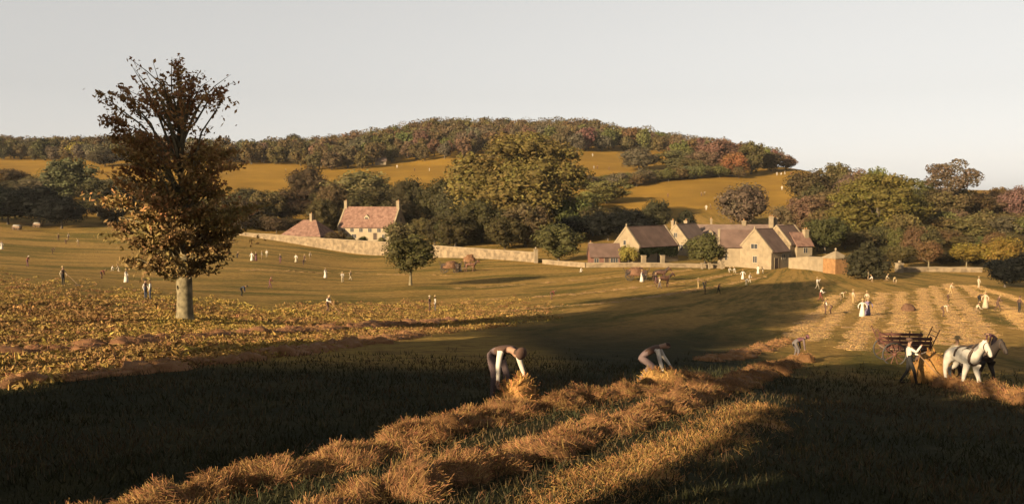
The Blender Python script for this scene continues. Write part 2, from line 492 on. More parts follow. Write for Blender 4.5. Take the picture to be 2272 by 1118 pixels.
HZ = ['coat', 'mane', 'sock', 'hoof']
def horse_mesh(name, stepping=True):
    """draught horse facing +X, hooves at z = 0, withers 1.65 m"""
    J = {'rump': (-0.80, 0, 1.38), 'loin': (-0.40, 0, 1.40), 'barrel': (0.05, 0, 1.30), 'withers': (0.50, 0, 1.40), 'breast': (0.78, 0, 1.32),
         'neck1': (0.98, 0, 1.62), 'neck2': (1.18, 0, 1.86), 'poll': (1.34, 0, 2.02), 'brow': (1.46, 0, 1.92), 'nose': (1.66, 0, 1.66), 'lip': (1.73, 0, 1.55),
         'earl': (1.33, 0.07, 2.16), 'earr': (1.33, -0.07, 2.16), 'crest': (1.02, 0, 1.85),
         'tail1': (-0.98, 0, 1.34), 'tail2': (-1.08, 0, 1.02), 'tail3': (-1.06, 0, 0.70)}
    R = {'rump': (0.34, 0.32), 'loin': (0.33, 0.33), 'barrel': (0.36, 0.37), 'withers': (0.31, 0.35), 'breast': (0.25, 0.30), 'neck1': (0.16, 0.24), 'neck2': (0.12, 0.18),
         'poll': (0.10, 0.12), 'brow': (0.11, 0.14), 'nose': (0.08, 0.10), 'lip': (0.065, 0.07), 'earl': 0.022, 'earr': 0.022, 'crest': 0.05, 'tail1': 0.06, 'tail2': 0.07, 'tail3': 0.035}
    E = [('rump', 'loin', 'coat'), ('loin', 'barrel', 'coat'), ('barrel', 'withers', 'coat'), ('withers', 'breast', 'coat'), ('breast', 'neck1', 'coat'), ('neck1', 'neck2', 'coat'),
         ('neck2', 'poll', 'coat'), ('poll', 'brow', 'coat'), ('brow', 'nose', 'coat'), ('nose', 'lip', 'coat'), ('poll', 'earl', 'coat'), ('poll', 'earr', 'coat'), ('neck1', 'crest', 'mane'),
         ('rump', 'tail1', 'mane'), ('tail1', 'tail2', 'mane'), ('tail2', 'tail3', 'mane')]
    st = 0.18 if stepping else 0.0
    for s, sd in ((-1, 'r'), (1, 'l')):
        k = st * s
        P = [('sho', (0.62, s * 0.20, 1.10), 0.17), ('elb', (0.55, s * 0.21, 0.88), 0.12), ('kne', (0.60 + k, s * 0.20, 0.52), 0.075), ('can', (0.58 + k * 0.9, s * 0.20, 0.28), 0.058), ('fet', (0.58 + k * 0.8, s * 0.20, 0.13), 0.085), ('hoo', (0.64 + k * 0.8, s * 0.20, 0.05), 0.085)]
        prev = 'withers'
        for q, (n, p, r) in enumerate(P):
            J[n + sd] = p; R[n + sd] = r
            E.append((prev, n + sd, ['coat', 'coat', 'coat', 'coat', 'sock', 'hoof'][q])); prev = n + sd
        k = -st * s
        P = [('sti', (-0.62, s * 0.22, 1.02), 0.19), ('gas', (-0.68, s * 0.22, 0.80), 0.12), ('hoc', (-0.92 + k, s * 0.21, 0.58), 0.080), ('cah', (-0.86 + k, s * 0.21, 0.32), 0.062), ('feh', (-0.84 + k, s * 0.21, 0.13), 0.088), ('hoh', (-0.77 + k, s * 0.21, 0.05), 0.085)]
        prev = 'rump'
        for q, (n, p, r) in enumerate(P):
            J[n + sd] = p; R[n + sd] = r
            E.append((prev, n + sd, ['coat', 'coat', 'coat', 'coat', 'sock', 'hoof'][q])); prev = n + sd
    return skin_mesh(name, J, E, R, 'barrel', HZ, 1)
HORSE = horse_mesh('horse_body')

# ---------------------------------------------------------------- foliage
def cards(pos, nrm, size, r, aspect=1.0, jitter=0.55):
    """one small leaf-shaped quad per point, facing roughly along nrm"""
    n = len(pos)
    d = nrm + r.normal(0, jitter, (n, 3))
    d /= np.linalg.norm(d, axis=1)[:, None] + 1e-9
    a = np.cross(d, r.normal(0, 1, (n, 3))); a /= np.linalg.norm(a, axis=1)[:, None] + 1e-9
    b = np.cross(d, a)
    s = (np.asarray(size) * r.uniform(0.6, 1.4, n))[:, None]
    V = np.stack([pos - a * s * aspect, pos - b * s * 0.55, pos + a * s * aspect, pos + b * s * 0.55 + d * s * 0.2], 1).reshape(-1, 3)
    Q = np.arange(n * 4).reshape(-1, 4)
    return V, Q

def crown_mesh(name, seed, n, leaf, shape='round', blobs=34, br=(0.13, 0.24), core=True):
    """leafy crown filling x,y in [-.5,.5], z in [0,1]: leaf clumps round many lobes, with gaps between"""
    r = rng(seed)
    C, B = [], []
    while len(C) < blobs:
        p = r.uniform(-1, 1, 3)
        q = np.linalg.norm(p)
        if q > 1 or q < 0.35: continue
        z = p[2]
        if shape == 'round': w = 1.0
        elif shape == 'dome': w = 1.0 if z > -0.55 else 0.0
        elif shape == 'tall': w = 1.0 - 0.25 * abs(z)
        elif shape == 'cone': w = 0.62 * (1 - z) * 0.95 + 0.08
        elif shape == 'open': w = 1.0 if r.random() < 0.75 else 0.6
        elif shape == 'ragged': w = r.uniform(0.6, 1.15)
        else: w = 1.0
        if w == 0: continue
        b = r.uniform(*br)
        k = 0.5 - b * 0.75
        C.append([p[0] * w * k, p[1] * w * k, 0.5 + z * (0.5 - b * 0.75)]); B.append(b * (1.0 if shape != 'cone' else 0.8 * w + 0.35))
    C, B = np.array(C), np.array(B)
    w = B ** 2; w /= w.sum()
    k = r.choice(len(C), n, p=w)
    d = r.normal(0, 1, (n, 3)); d[:, 2] += 0.25
    d /= np.linalg.norm(d, axis=1)[:, None]
    rad = B[k] * (0.62 + 0.45 * r.random(n) ** 0.6)
    pos = C[k] + d * rad[:, None]
    # drop leaves buried deep inside other lobes
    dd = np.linalg.norm(pos[:, None] - C[None], axis=2) / B[None]
    dd[np.arange(n), k] = 9
    keep = dd.min(1) > 0.5
    pos, d, k = pos[keep], d[keep], k[keep]
    V, Q = cards(pos, d, leaf, r)
    tb, vb = r.random(blobs), r.random(blobs)
    m = len(pos)
    tint = np.repeat(np.clip(0.5 * tb[k] + 0.5 * r.random(m), 0, 1), 4)
    val = np.repeat(np.clip(0.45 * vb[k] + 0.55 * r.random(m), 0, 1), 4)
    if core:   # solid dark blobs added inside to stop light shining straight through
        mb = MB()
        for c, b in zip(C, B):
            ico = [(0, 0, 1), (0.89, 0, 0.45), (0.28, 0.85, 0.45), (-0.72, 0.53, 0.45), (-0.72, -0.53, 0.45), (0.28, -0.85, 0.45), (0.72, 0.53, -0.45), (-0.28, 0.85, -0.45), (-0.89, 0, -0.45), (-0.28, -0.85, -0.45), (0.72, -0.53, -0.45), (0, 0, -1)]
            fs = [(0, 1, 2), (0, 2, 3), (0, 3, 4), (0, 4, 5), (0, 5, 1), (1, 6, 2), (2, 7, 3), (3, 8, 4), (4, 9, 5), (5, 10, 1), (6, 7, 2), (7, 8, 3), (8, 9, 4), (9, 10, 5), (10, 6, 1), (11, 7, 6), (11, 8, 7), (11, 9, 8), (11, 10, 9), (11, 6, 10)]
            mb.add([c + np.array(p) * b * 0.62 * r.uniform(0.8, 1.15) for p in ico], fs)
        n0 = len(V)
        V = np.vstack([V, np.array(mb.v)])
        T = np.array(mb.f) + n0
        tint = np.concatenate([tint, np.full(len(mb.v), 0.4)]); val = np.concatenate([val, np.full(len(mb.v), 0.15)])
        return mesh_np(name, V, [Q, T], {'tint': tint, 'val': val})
    return mesh_np(name, V, Q, {'tint': tint, 'val': val})

def trunk_mesh(name, seed, limbs=5):
    """tapered trunk with limbs, z 0..1, to be scaled"""
    r = random.Random(seed)
    mb = MB()
    mb.tube([(0, 0, -0.05), (0, 0, 0.02), (0.004, 0, 0.12), (0.0, 0.004, 0.35), (0.01, 0, 0.6), (0, 0.01, 0.9)], [0.045, 0.036, 0.026, 0.022, 0.014, 0.004], 8)
    for k in range(limbs):
        a = 2 * math.pi * (k + r.random() * 0.6) / limbs
        z0 = r.uniform(0.22, 0.5)
        L = r.uniform(0.18, 0.32)
        c, s = math.cos(a), math.sin(a)
        mb.tube([(0, 0, z0), (c * L * 0.5, s * L * 0.5, z0 + 0.12), (c * L, s * L, z0 + 0.30)], [0.013, 0.009, 0.003], 6)
    return mb.mesh(name, True)

TRUNK = [trunk_mesh('trunk', 40 + i) for i in range(3)]
CROWN = {}
for nm, kw in {'round': dict(shape='round'), 'dome': dict(shape='dome'), 'tall': dict(shape='tall'), 'cone': dict(shape='cone', blobs=40), 'open': dict(shape='open', blobs=24, br=(0.10, 0.17), core=False), 'ragged': dict(shape='ragged', blobs=42, br=(0.09, 0.19))}.items():
    CROWN[nm] = [crown_mesh('crown_%s' % nm, 100 + 7 * i + len(nm), 5200, 0.023, **kw) for i in range(2 if nm != 'round' else 3)]
CROWN['far'] = [crown_mesh('crown_far', 300 + i, 1500, 0.045, 'ragged' if i % 2 else 'round', blobs=26, br=(0.12, 0.24)) for i in range(5)]
CROWN['fartall'] = [crown_mesh('crown_fartall', 330 + i, 1300, 0.045, 'tall', blobs=24, br=(0.11, 0.2)) for i in range(2)]
CROWN['big'] = [crown_mesh('crown_big', 401, 30000, 0.0125, 'round', blobs=150, br=(0.07, 0.13))]
CROWN['bush'] = [crown_mesh('crown_bush', 420 + i, 2600, 0.035, 'dome', blobs=22, br=(0.15, 0.26)) for i in range(2)]
CROWN['clip'] = [crown_mesh('crown_clip', 430, 7000, 0.018, 'cone', blobs=110, br=(0.10, 0.15)), crown_mesh('crown_clip', 431, 7000, 0.018, 'round', blobs=90, br=(0.12, 0.17))]
# ---------------------------------------------------------------- the ground, one sheet to the horizon
QX, QY = 60.0, 190.0                         # the mown rows run together near the manor
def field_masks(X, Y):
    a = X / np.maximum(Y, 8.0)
    near = 1 - sstep(34 - 8 * sstep(0.22, 0.36, a), 92 - 50 * sstep(0.20, 0.34, a), Y + 18 * (fbm(X * 0.06, Y * 0.06, 0, 3, 41) - 0.5))  # near mown green; its reach is widened to deepen the long shadow by colour
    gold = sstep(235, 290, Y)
    rough = (1 - sstep(-0.05, 0.03, a + 0.0028 * (Y - 55) + 0.04 * (fbm(X * 0.15, Y * 0.15, 0, 3, 5) - 0.5))) * sstep(26, 33, Y + X * 0.12) * (1 - sstep(68, 84, Y + X * 0.35))
    far = sstep(700, 900, Y)
    return near, gold, rough, far
def make_ground():
    V = np.stack([TX, TY, TZ], -1)
    d = np.hypot(TX, TY)
    nz = (fbm(TX * 0.5, TY * 0.5, 0, 3, 3) - 0.5) * 0.16 * (1 - sstep(60, 140, d)) + (fbm(TX * 0.05, TY * 0.05, 0, 3, 9) - 0.5) * 0.22 * sstep(20, 60, d)
    V[..., 2] += nz
    global TZ2
    TZ[:] = V[..., 2]
    i = np.arange(NQY * NPX).reshape(NQY, NPX)
    Q = np.stack([i[:-1, :-1], i[:-1, 1:], i[1:, 1:], i[1:, :-1]], -1).reshape(-1, 4)
    near, gold, rough, far = field_masks(TX.ravel(), TY.ravel())
    me = mesh_np('ground', V.reshape(-1, 3), Q, {'near': near, 'gold': gold, 'rough': rough, 'far': far}, smooth=True)
    m, nt, b = nodemat('field')
    N, L = nt.nodes, nt.links
    b.inputs['Roughness'].default_value = 0.95
    b.inputs['Specular IOR Level'].default_value = 0.05
    geo = N.new('ShaderNodeNewGeometry')
    sep = N.new('ShaderNodeSeparateXYZ'); L.new(geo.outputs['Position'], sep.inputs[0])
    def math_(op, a, b_=None, c=None):
        n = N.new('ShaderNodeMath'); n.operation = op
        for k, v in enumerate((a, b_, c)):
            if v is None: continue
            if isinstance(v, (int, float)): n.inputs[k].default_value = v
            else: L.new(v, n.inputs[k])
        return n.outputs[0]
    def noise(vec, scale, detail=4.0, rough_=0.6):
        n = N.new('ShaderNodeTexNoise'); n.inputs['Scale'].default_value = scale; n.inputs['Detail'].default_value = detail; n.inputs['Roughness'].default_value = rough_
        L.new(vec, n.inputs['Vector'])
        return n.outputs['Fac']
    def mix(f, a, c):
        n = N.new('ShaderNodeMix'); n.data_type = 'RGBA'
        if isinstance(f, (int, float)): n.inputs[0].default_value = f
        else: L.new(f, n.inputs[0])
        for k, v in ((6, a), (7, c)):
            if isinstance(v, tuple): n.inputs[k].default_value = (*v, 1)
            else: L.new(v, n.inputs[k])
        return n.outputs[2]
    def ramp(f, p0, p1):
        n = N.new('ShaderNodeMapRange'); n.interpolation_type = 'SMOOTHSTEP'
        n.inputs['From Min'].default_value = p0; n.inputs['From Max'].default_value = p1
        L.new(f, n.inputs['Value'])
        return n.outputs['Result']
    def attr(k):
        n = N.new('ShaderNodeAttribute'); n.attribute_name = k
        return n.outputs['Fac']
    dx, dy = math_('SUBTRACT', sep.outputs[0], QX), math_('SUBTRACT', sep.outputs[1], QY)
    ang = math_('ARCTAN2', dx, math_('MULTIPLY', dy, -1.0))
    rad = math_('SQRT', math_('ADD', math_('MULTIPLY', dx, dx), math_('MULTIPLY', dy, dy)))
    row = N.new('ShaderNodeCombineXYZ')
    L.new(math_('MULTIPLY', ang, 22.0), row.inputs[0]); L.new(math_('MULTIPLY', rad, 0.035), row.inputs[1])
    streak = noise(row.outputs[0], 1.0, 5.0, 0.62)
    row2 = N.new('ShaderNodeCombineXYZ')
    L.new(math_('MULTIPLY', ang, 90.0), row2.inputs[0]); L.new(math_('MULTIPLY', rad, 0.12), row2.inputs[1])
    streak2 = noise(row2.outputs[0], 1.0, 4.0, 0.6)
    fine = noise(geo.outputs['Position'], 1.7, 6.0, 0.7)
    patch = noise(geo.outputs['Position'], 0.045, 4.0, 0.55)
    mown = mix(ramp(fine, 0.3, 0.7), (0.044, 0.038, 0.008), (0.112, 0.084, 0.019))
    straw = mix(ramp(fine, 0.3, 0.7), (0.140, 0.082, 0.022), (0.275, 0.165, 0.048))
    s = math_('ADD', math_('MULTIPLY', streak, 0.62), math_('ADD', math_('MULTIPLY', streak2, 0.30), math_('MULTIPLY', patch, 0.22)))
    fld = mix(ramp(s, 0.46, 0.64), mown, straw)
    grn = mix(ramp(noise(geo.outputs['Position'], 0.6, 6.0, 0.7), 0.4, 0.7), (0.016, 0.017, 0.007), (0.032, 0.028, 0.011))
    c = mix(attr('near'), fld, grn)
    rgh = mix(ramp(noise(geo.outputs['Position'], 0.9, 6.0, 0.75), 0.35, 0.65), (0.11, 0.066, 0.020), (0.21, 0.140, 0.034))
    c = mix(attr('rough'), c, rgh)
    gld = mix(ramp(noise(geo.outputs['Position'], 0.05, 6.0, 0.65), 0.35, 0.7), (0.140, 0.078, 0.013), (0.200, 0.112, 0.018))
    c = mix(attr('gold'), c, gld)
    c = mix(attr('far'), c, (0.16, 0.15, 0.07))
    L.new(c, b.inputs['Base Color'])
    bp = N.new('ShaderNodeBump'); bp.inputs['Strength'].default_value = 0.9; bp.inputs['Distance'].default_value = 0.22
    L.new(noise(geo.outputs['Position'], 3.5, 6.0, 0.75), bp.inputs['Height'])
    L.new(bp.outputs['Normal'], b.inputs['Normal'])
    o = obj('ground', me, m)
    tag(o, kind='structure')
    return o
make_ground()
# ---------------------------------------------------------------- buildings
def wx(px, Y):
    return (px - PW / 2) / F * Y / math.cos(PITCH)

def add_window(root, side, u, z, w, h, L, W, mullions=1, mat='frame'):
    """a window part (frame) with panes, on a wall of a house; side front/back/left/right, u along the wall"""
    t = 0.05
    mb, pn = MB(), MB()
    mb.box(-w / 2 - 0.08, -t, -0.08, w / 2 + 0.08, 0.02, 0.0).box(-w / 2 - 0.08, -t, h, w / 2 + 0.08, 0.02, h + 0.08)
    mb.box(-w / 2 - 0.08, -t, 0, -w / 2, 0.02, h).box(w / 2, -t, 0, w / 2 + 0.08, 0.02, h)
    for k in range(mullions):
        x = -w / 2 + w * (k + 1) / (mullions + 1)
        mb.box(x - 0.035, -t, 0, x + 0.035, 0.02, h)
    pn.box(-w / 2, -0.022, 0, w / 2, 0.012, h)
    o = mb.build('window', M[mat], root)
    p = pn.build('pane', M['pane'], o)
    e = 0.0
    if side == 'front': o.location = (u, -W / 2 - e, z)
    elif side == 'back': o.location = (u, W / 2 + e, z); o.rotation_euler.z = math.pi
    elif side == 'left': o.location = (-L / 2 - e, u, z); o.rotation_euler.z = -math.pi / 2
    else: o.location = (L / 2 + e, u, z); o.rotation_euler.z = math.pi / 2
    return o

def house(name, label, x, y, phi, L, W, eave, ridge, wall='stone', roof='roof_brown', hip=0.0, parapet=None, windows=(), doors=(), chimneys=(), over=0.25, cat='house', dz=0.0, base=None, finial=()):
    """ridge along local x, front wall at local -y; origin at the ground in the middle"""
    z0 = on(x, y)[2] if base is None else base
    root = empty(name, (x, y, z0 + dz), phi)
    tag(root, label, cat)
    mb = MB()
    h2, w2 = L / 2, W / 2
    if hip:
        mb.box(-h2, -w2, -1.0, h2, w2, eave)
    else:
        prof = [(-w2, -1.0), (w2, -1.0), (w2, eave), (0, ridge - 0.12), (-w2, eave)]
        n = 5
        vs = [(-h2, p, z) for p, z in prof] + [(h2, p, z) for p, z in prof]
        mb.add(vs, [tuple(range(n)), tuple(range(2 * n - 1, n - 1, -1))] + [((k + 1) % n, k, k + n, (k + 1) % n + n) for k in range(n)])
    mb.build('wall', M[wall], root)
    sl = (ridge - eave) / w2
    th = 0.16
    rf = MB()
    ox = over if not parapet else -0.02
    if hip:
        e, r0 = over, L / 2 - hip
        zz = eave - sl * e
        base_ = [(-h2 - e, -w2 - e, zz), (h2 + e, -w2 - e, zz), (h2 + e, w2 + e, zz), (-h2 - e, w2 + e, zz)]
        vs = base_ + [(-r0, 0, ridge), (r0, 0, ridge)] + [(a, b, c - th) for a, b, c in base_]
        rf.add(vs, [(0, 1, 5, 4), (1, 2, 5), (2, 3, 4, 5), (3, 0, 4), (0, 6, 7, 1), (1, 7, 8, 2), (2, 8, 9, 3), (3, 9, 6, 0), (6, 9, 8, 7)])
    else:
        for s in (-1, 1):
            p = [(-h2 - ox, 0, ridge), (h2 + ox, 0, ridge), (h2 + ox, s * (w2 + over), eave - sl * over), (-h2 - ox, s * (w2 + over), eave - sl * over)]
            nrm = Vector((0, s * sl, 1)).normalized() * th
            q = [tuple(Vector(a) + nrm) for a in p]
            rf.add(p + q, [(0, 1, 2, 3), (7, 6, 5, 4), (0, 4, 5, 1), (1, 5, 6, 2), (2, 6, 7, 3), (3, 7, 4, 0)])
    ro = rf.build('roof', M[roof], root)
    if not hip:
        rd = MB(); rd.box(-h2 - ox, -0.13, ridge + 0.10, h2 + ox, 0.13, ridge + 0.26)
        rd.build('ridge_tiles', M[roof], ro)
    for sd in (parapet or ()):            # raised stone coping on a gable
        s = -1 if sd == 'left' else 1
        cp = MB()
        a = s * (h2 + 0.02)
        for k in (-1, 1):
            p = [(0, ridge + 0.12), (k * (w2 + 0.2), eave - sl * 0.2 + 0.12)]
            x0, x1 = sorted((a - s * 0.36, a + s * 0.06))
            vs = []
            for xx in (x0, x1):
                vs += [(xx, p[0][0], p[0][1] - 0.2), (xx, p[0][0], p[0][1] + 0.25), (xx, p[1][0], p[1][1] + 0.25), (xx, p[1][0], p[1][1] - 0.2)]
            cp.add(vs, [(0, 1, 2, 3), (7, 6, 5, 4), (1, 0, 4, 5), (2, 1, 5, 6), (3, 2, 6, 7), (0, 3, 7, 4)])
        cp.build('gable_coping', M['stone'], root)
    for (u, v, w, d, zt) in chimneys:
        ch = MB(); zb = ridge - abs(v) * sl - 0.6
        ch.box(u - w / 2, v - d / 2, zb, u + w / 2, v + d / 2, zt)
        ch.box(u - w / 2 - 0.08, v - d / 2 - 0.08, zt - 0.30, u + w / 2 + 0.08, v + d / 2 + 0.08, zt - 0.12)
        co = ch.build('chimney', M['stone'], root)
        pm = MB()
        for k in ((-0.22, 0.22) if w > 0.8 else (0,)):
            pm.lathe([(0.13, zt - 0.05), (0.15, zt + 0.05), (0.11, zt + 0.32), (0.13, zt + 0.36)], 8, (u + k, v))
        pm.build('chimney_pot', M['orange_brick'], co)
    for wdw in windows:
        add_window(root, *wdw[:5], L, W, *(wdw[5:]))
    for (side, u, w, h) in doors:
        fr = MB(); fr.box(-w / 2 - 0.12, -0.05, 0, -w / 2, 0.02, h).box(w / 2, -0.05, 0, w / 2 + 0.12, 0.02, h).box(-w / 2 - 0.12, -0.05, h, w / 2 + 0.12, 0.02, h + 0.14)
        d = MB()
        for k in range(4):
            d.box(-w / 2 + w * k / 4 + 0.008, -0.03, 0.02, -w / 2 + w * (k + 1) / 4 - 0.008, 0.012, h - 0.01)
        o = fr.build('door', M['stone'], root); d.build('door_boards', M['darkwood'], o)
        if side == 'front': o.location = (u, -W / 2, 0)
        elif side == 'left': o.location = (-L / 2, u, 0); o.rotation_euler.z = -math.pi / 2
        elif side == 'right': o.location = (L / 2, u, 0); o.rotation_euler.z = math.pi / 2
    for (u, v, z) in finial:
        fm = MB(); fm.lathe([(0.16, z - 0.3), (0.16, z), (0.09, z + 0.08), (0.17, z + 0.26), (0.12, z + 0.42), (0.02, z + 0.52)], 8, (u, v))
        fm.build('finial', M['stone'], root, True)
    return root

A50 = math.radians(40)     # ridge direction of the barns: local x towards +X +Y, gable towards the low sun
# cream cottage with a tiled roof
cot = house('cottage', 'cream cottage with red tiled roof and a chimney on each gable', wx(826, 236), 236.5, math.radians(-17), 15.8, 8.0, 3.3, 8.2, 'render', 'roof_red', parapet=('left', 'right'),
    windows=[('front', -6.4 + 2.55 * k, 1.95, 0.95, 0.95, 1) for k in range(6)] + [('front', -3.3, 0.35, 1.2, 1.0, 1), ('front', 5.2, 0.35, 1.0, 1.0, 1), ('right', 0.5, 4.6, 0.9, 1.0, 1)],
    doors=[('front', 2.7, 1.0, 1.75)], chimneys=[(-7.5, 0, 0.8, 0.9, 10.0), (7.5, 0, 0.8, 0.9, 10.0)], dz=0.5)
dm = MB()                   # the little dormer
dm.prism([(-0.75, 0), (0.75, 0), (0.75, 0.8), (0, 1.5), (-0.75, 0.8)], -3.0, 0.0)
d_o = dm.build('dormer', M['render'], cot); d_o.location = (-0.4, 0.45, 4.9)
pd = MB(); pd.box(-0.4, -3.03, 0.15, 0.4, -2.99, 0.75); pd.build('pane', M['pane'], d_o)
house('hipped_outbuilding', 'low outbuilding with hipped red roof and one chimney beside the cottage', wx(688, 229), 229, math.radians(-22), 11.6, 8.0, 1.6, 5.2, 'stone_wall', 'roof_red', hip=3.9,
    chimneys=[(0.6, 0, 0.7, 0.8, 6.8)], windows=[('front', -2.0, 0.4, 0.9, 0.8)], dz=0.0)
# barn with ivy on its long side
barn = house('ivy_barn', 'stone barn with bright gable and ivy hanging over its long side', wx(1433, 172.5), 172.5, A50, 11.2, 6.4, 3.2, 6.6, 'stone', 'roof_brown', parapet=('left', 'right'),
    windows=[('left', 0.3, 3.4, 0.6, 0.8, 0), ('left', -1.5, 0.9, 0.8, 0.9, 1), ('front', -3.6, 0.9, 0.8, 1.0), ('front', 3.4, 0.9, 0.8, 1.0)], doors=[('front', 0.3, 1.6, 2.1)], finial=[(-5.5, 0, 6.9)])
shed = house('open_shed', 'small brick shed with brown roof and open bays', wx(1338, 169), 167.5, math.radians(4), 5.4, 4.0, 1.75, 3.8, 'brick', 'roof_brown', chimneys=[(-2.45, 0.3, 0.6, 0.6, 4.2)], windows=[('front', -1.7, 0.45, 0.8, 0.9, 1), ('front', 1.6, 0.45, 1.3, 0.95, 2)], doors=[('front', 0.2, 0.8, 1.55)])
# manor
house('manor_west_gable', 'pale manor cross wing with tall gable and small attic window', wx(1521, 188), 188, math.radians(48), 8.0, 6.0, 3.3, 6.7, 'stone', 'roof_pink', parapet=('left',), windows=[('left', 0, 4.2, 0.7, 0.9, 1), ('left', -1.3, 1.6, 0.8, 1.1, 1), ('left', 1.3, 1.6, 0.8, 1.1, 1)],
    chimneys=[(2.6, 1.4, 0.9, 0.8, 7.5), (-1.6, 2.1, 0.6, 0.6, 7.6)], finial=[(-3.95, 0, 7.0)], dz=-0.7)
house('manor_main_range', 'long manor range with pinkish tiled roof and chimney stacks', wx(1640, 196), 196, math.radians(-3), 18.5, 7.0, 3.5, 6.0, 'stone', 'roof_pink',
    windows=[('front', -7.0 + 2.0 * k, 1.6, 1.0, 1.2, 1) for k in range(8)],
    chimneys=[(0.9, 0, 0.8, 0.7, 7.1), (-6.1, 0.2, 0.4, 0.4, 7.5), (6.6, -0.6, 0.85, 0.8, 8.0), (7.8, 0.8, 0.9, 0.8, 7.7)], dz=-1.0)
for k, u in enumerate((-3.8, 1.2)):
    q = MB(); q.prism([(-0.55, 0), (0.55, 0), (0.55, 0.7), (0, 1.25), (-0.55, 0.7)], -1.6, 0.0)
    mr = [o for o in COL.objects if o.name == 'manor_main_range'][0]
    q_o = q.build('dormer', M['stone'], mr); q_o.location = (u - 3, -1.9, 3.9)
    g = MB(); g.box(-0.3, -1.63, 0.12, 0.3, -1.59, 0.7); g.build('pane', M['pane'], q_o)
# front barn with its left wing
house('gabled_barn', 'cream stone barn whose gable with two windows faces the field', wx(1697, 162.5), 163.5, A50, 5.6, 7.2, 3.1, 6.8, 'stone', 'roof_brown', parapet=('left',),
    windows=[('left', 0.0, 3.5, 1.3, 0.8, 1), ('left', -0.2, 1.0, 0.8, 1.1, 1), ('front', 0.9, 1.6, 0.9, 0.9, 1)], doors=[('front', -1.2, 1.1, 1.9)], finial=[(-2.75, 0, 7.0)])
house('low_wing', 'low cream wing with brown roof joined to the gabled barn', wx(1630, 166.5), 166.5, math.radians(-14), 6.0, 4.6, 3.7, 6.4, 'stone', 'roof_brown', windows=[('front', -1.5, 1.3, 0.3, 1.0, 0)], parapet=('left',))
# east wing
house('manor_east_gable', 'manor wing with pale stepped parapet and steep brown roof', wx(1742, 181), 181, A50, 6.4, 6.4, 2.5, 5.9, 'stone_wall', 'roof_brown', parapet=('left', 'right'), windows=[('front', 0.6, 0.9, 0.9, 1.0, 1)], dz=0)
house('manor_end_lodge', 'narrow end lodge of the manor with tall square chimney', wx(1772, 179), 179.5, math.radians(20), 3.6, 4.2, 2.2, 4.5, 'stone', 'roof_red', windows=[('front', 0.2, 0.7, 0.9, 1.0, 1)], chimneys=[(1.3, -0.6, 0.9, 0.9, 5.3)])
# brick gazebo with pyramid roof
gx, gy = wx(1859, 150), 151.0
gzb = empty('garden_pavilion', on(gx, gy), math.radians(25)); tag(gzb, 'small orange stone pavilion with pointed roof and ball finial', 'pavilion')
q = MB(); q.box(-1.4, -1.4, -0.6, 1.4, 1.4, 2.5); q.build('wall', M['orange_brick'], gzb)
q = MB(); q.box(-1.55, -1.55, 2.5, 1.55, 1.55, 2.68); q.build('cornice', M['stone'], gzb)
q = MB(); q.add([(-1.5, -1.5, 2.68), (1.5, -1.5, 2.68), (1.5, 1.5, 2.68), (-1.5, 1.5, 2.68), (-0.12, -0.12, 3.7), (0.12, -0.12, 3.7), (0.12, 0.12, 3.7), (-0.12, 0.12, 3.7)], [(0, 1, 5, 4), (1, 2, 6, 5), (2, 3, 7, 6), (3, 0, 4, 7), (4, 5, 6, 7), (3, 2, 1, 0)]); q.build('roof', M['stone'], gzb)
q = MB(); q.lathe([(0.1, 3.65), (0.07, 3.8), (0.2, 3.95), (0.2, 4.08), (0.02, 4.28)], 10); q.build('finial', M['stone'], gzb, True)

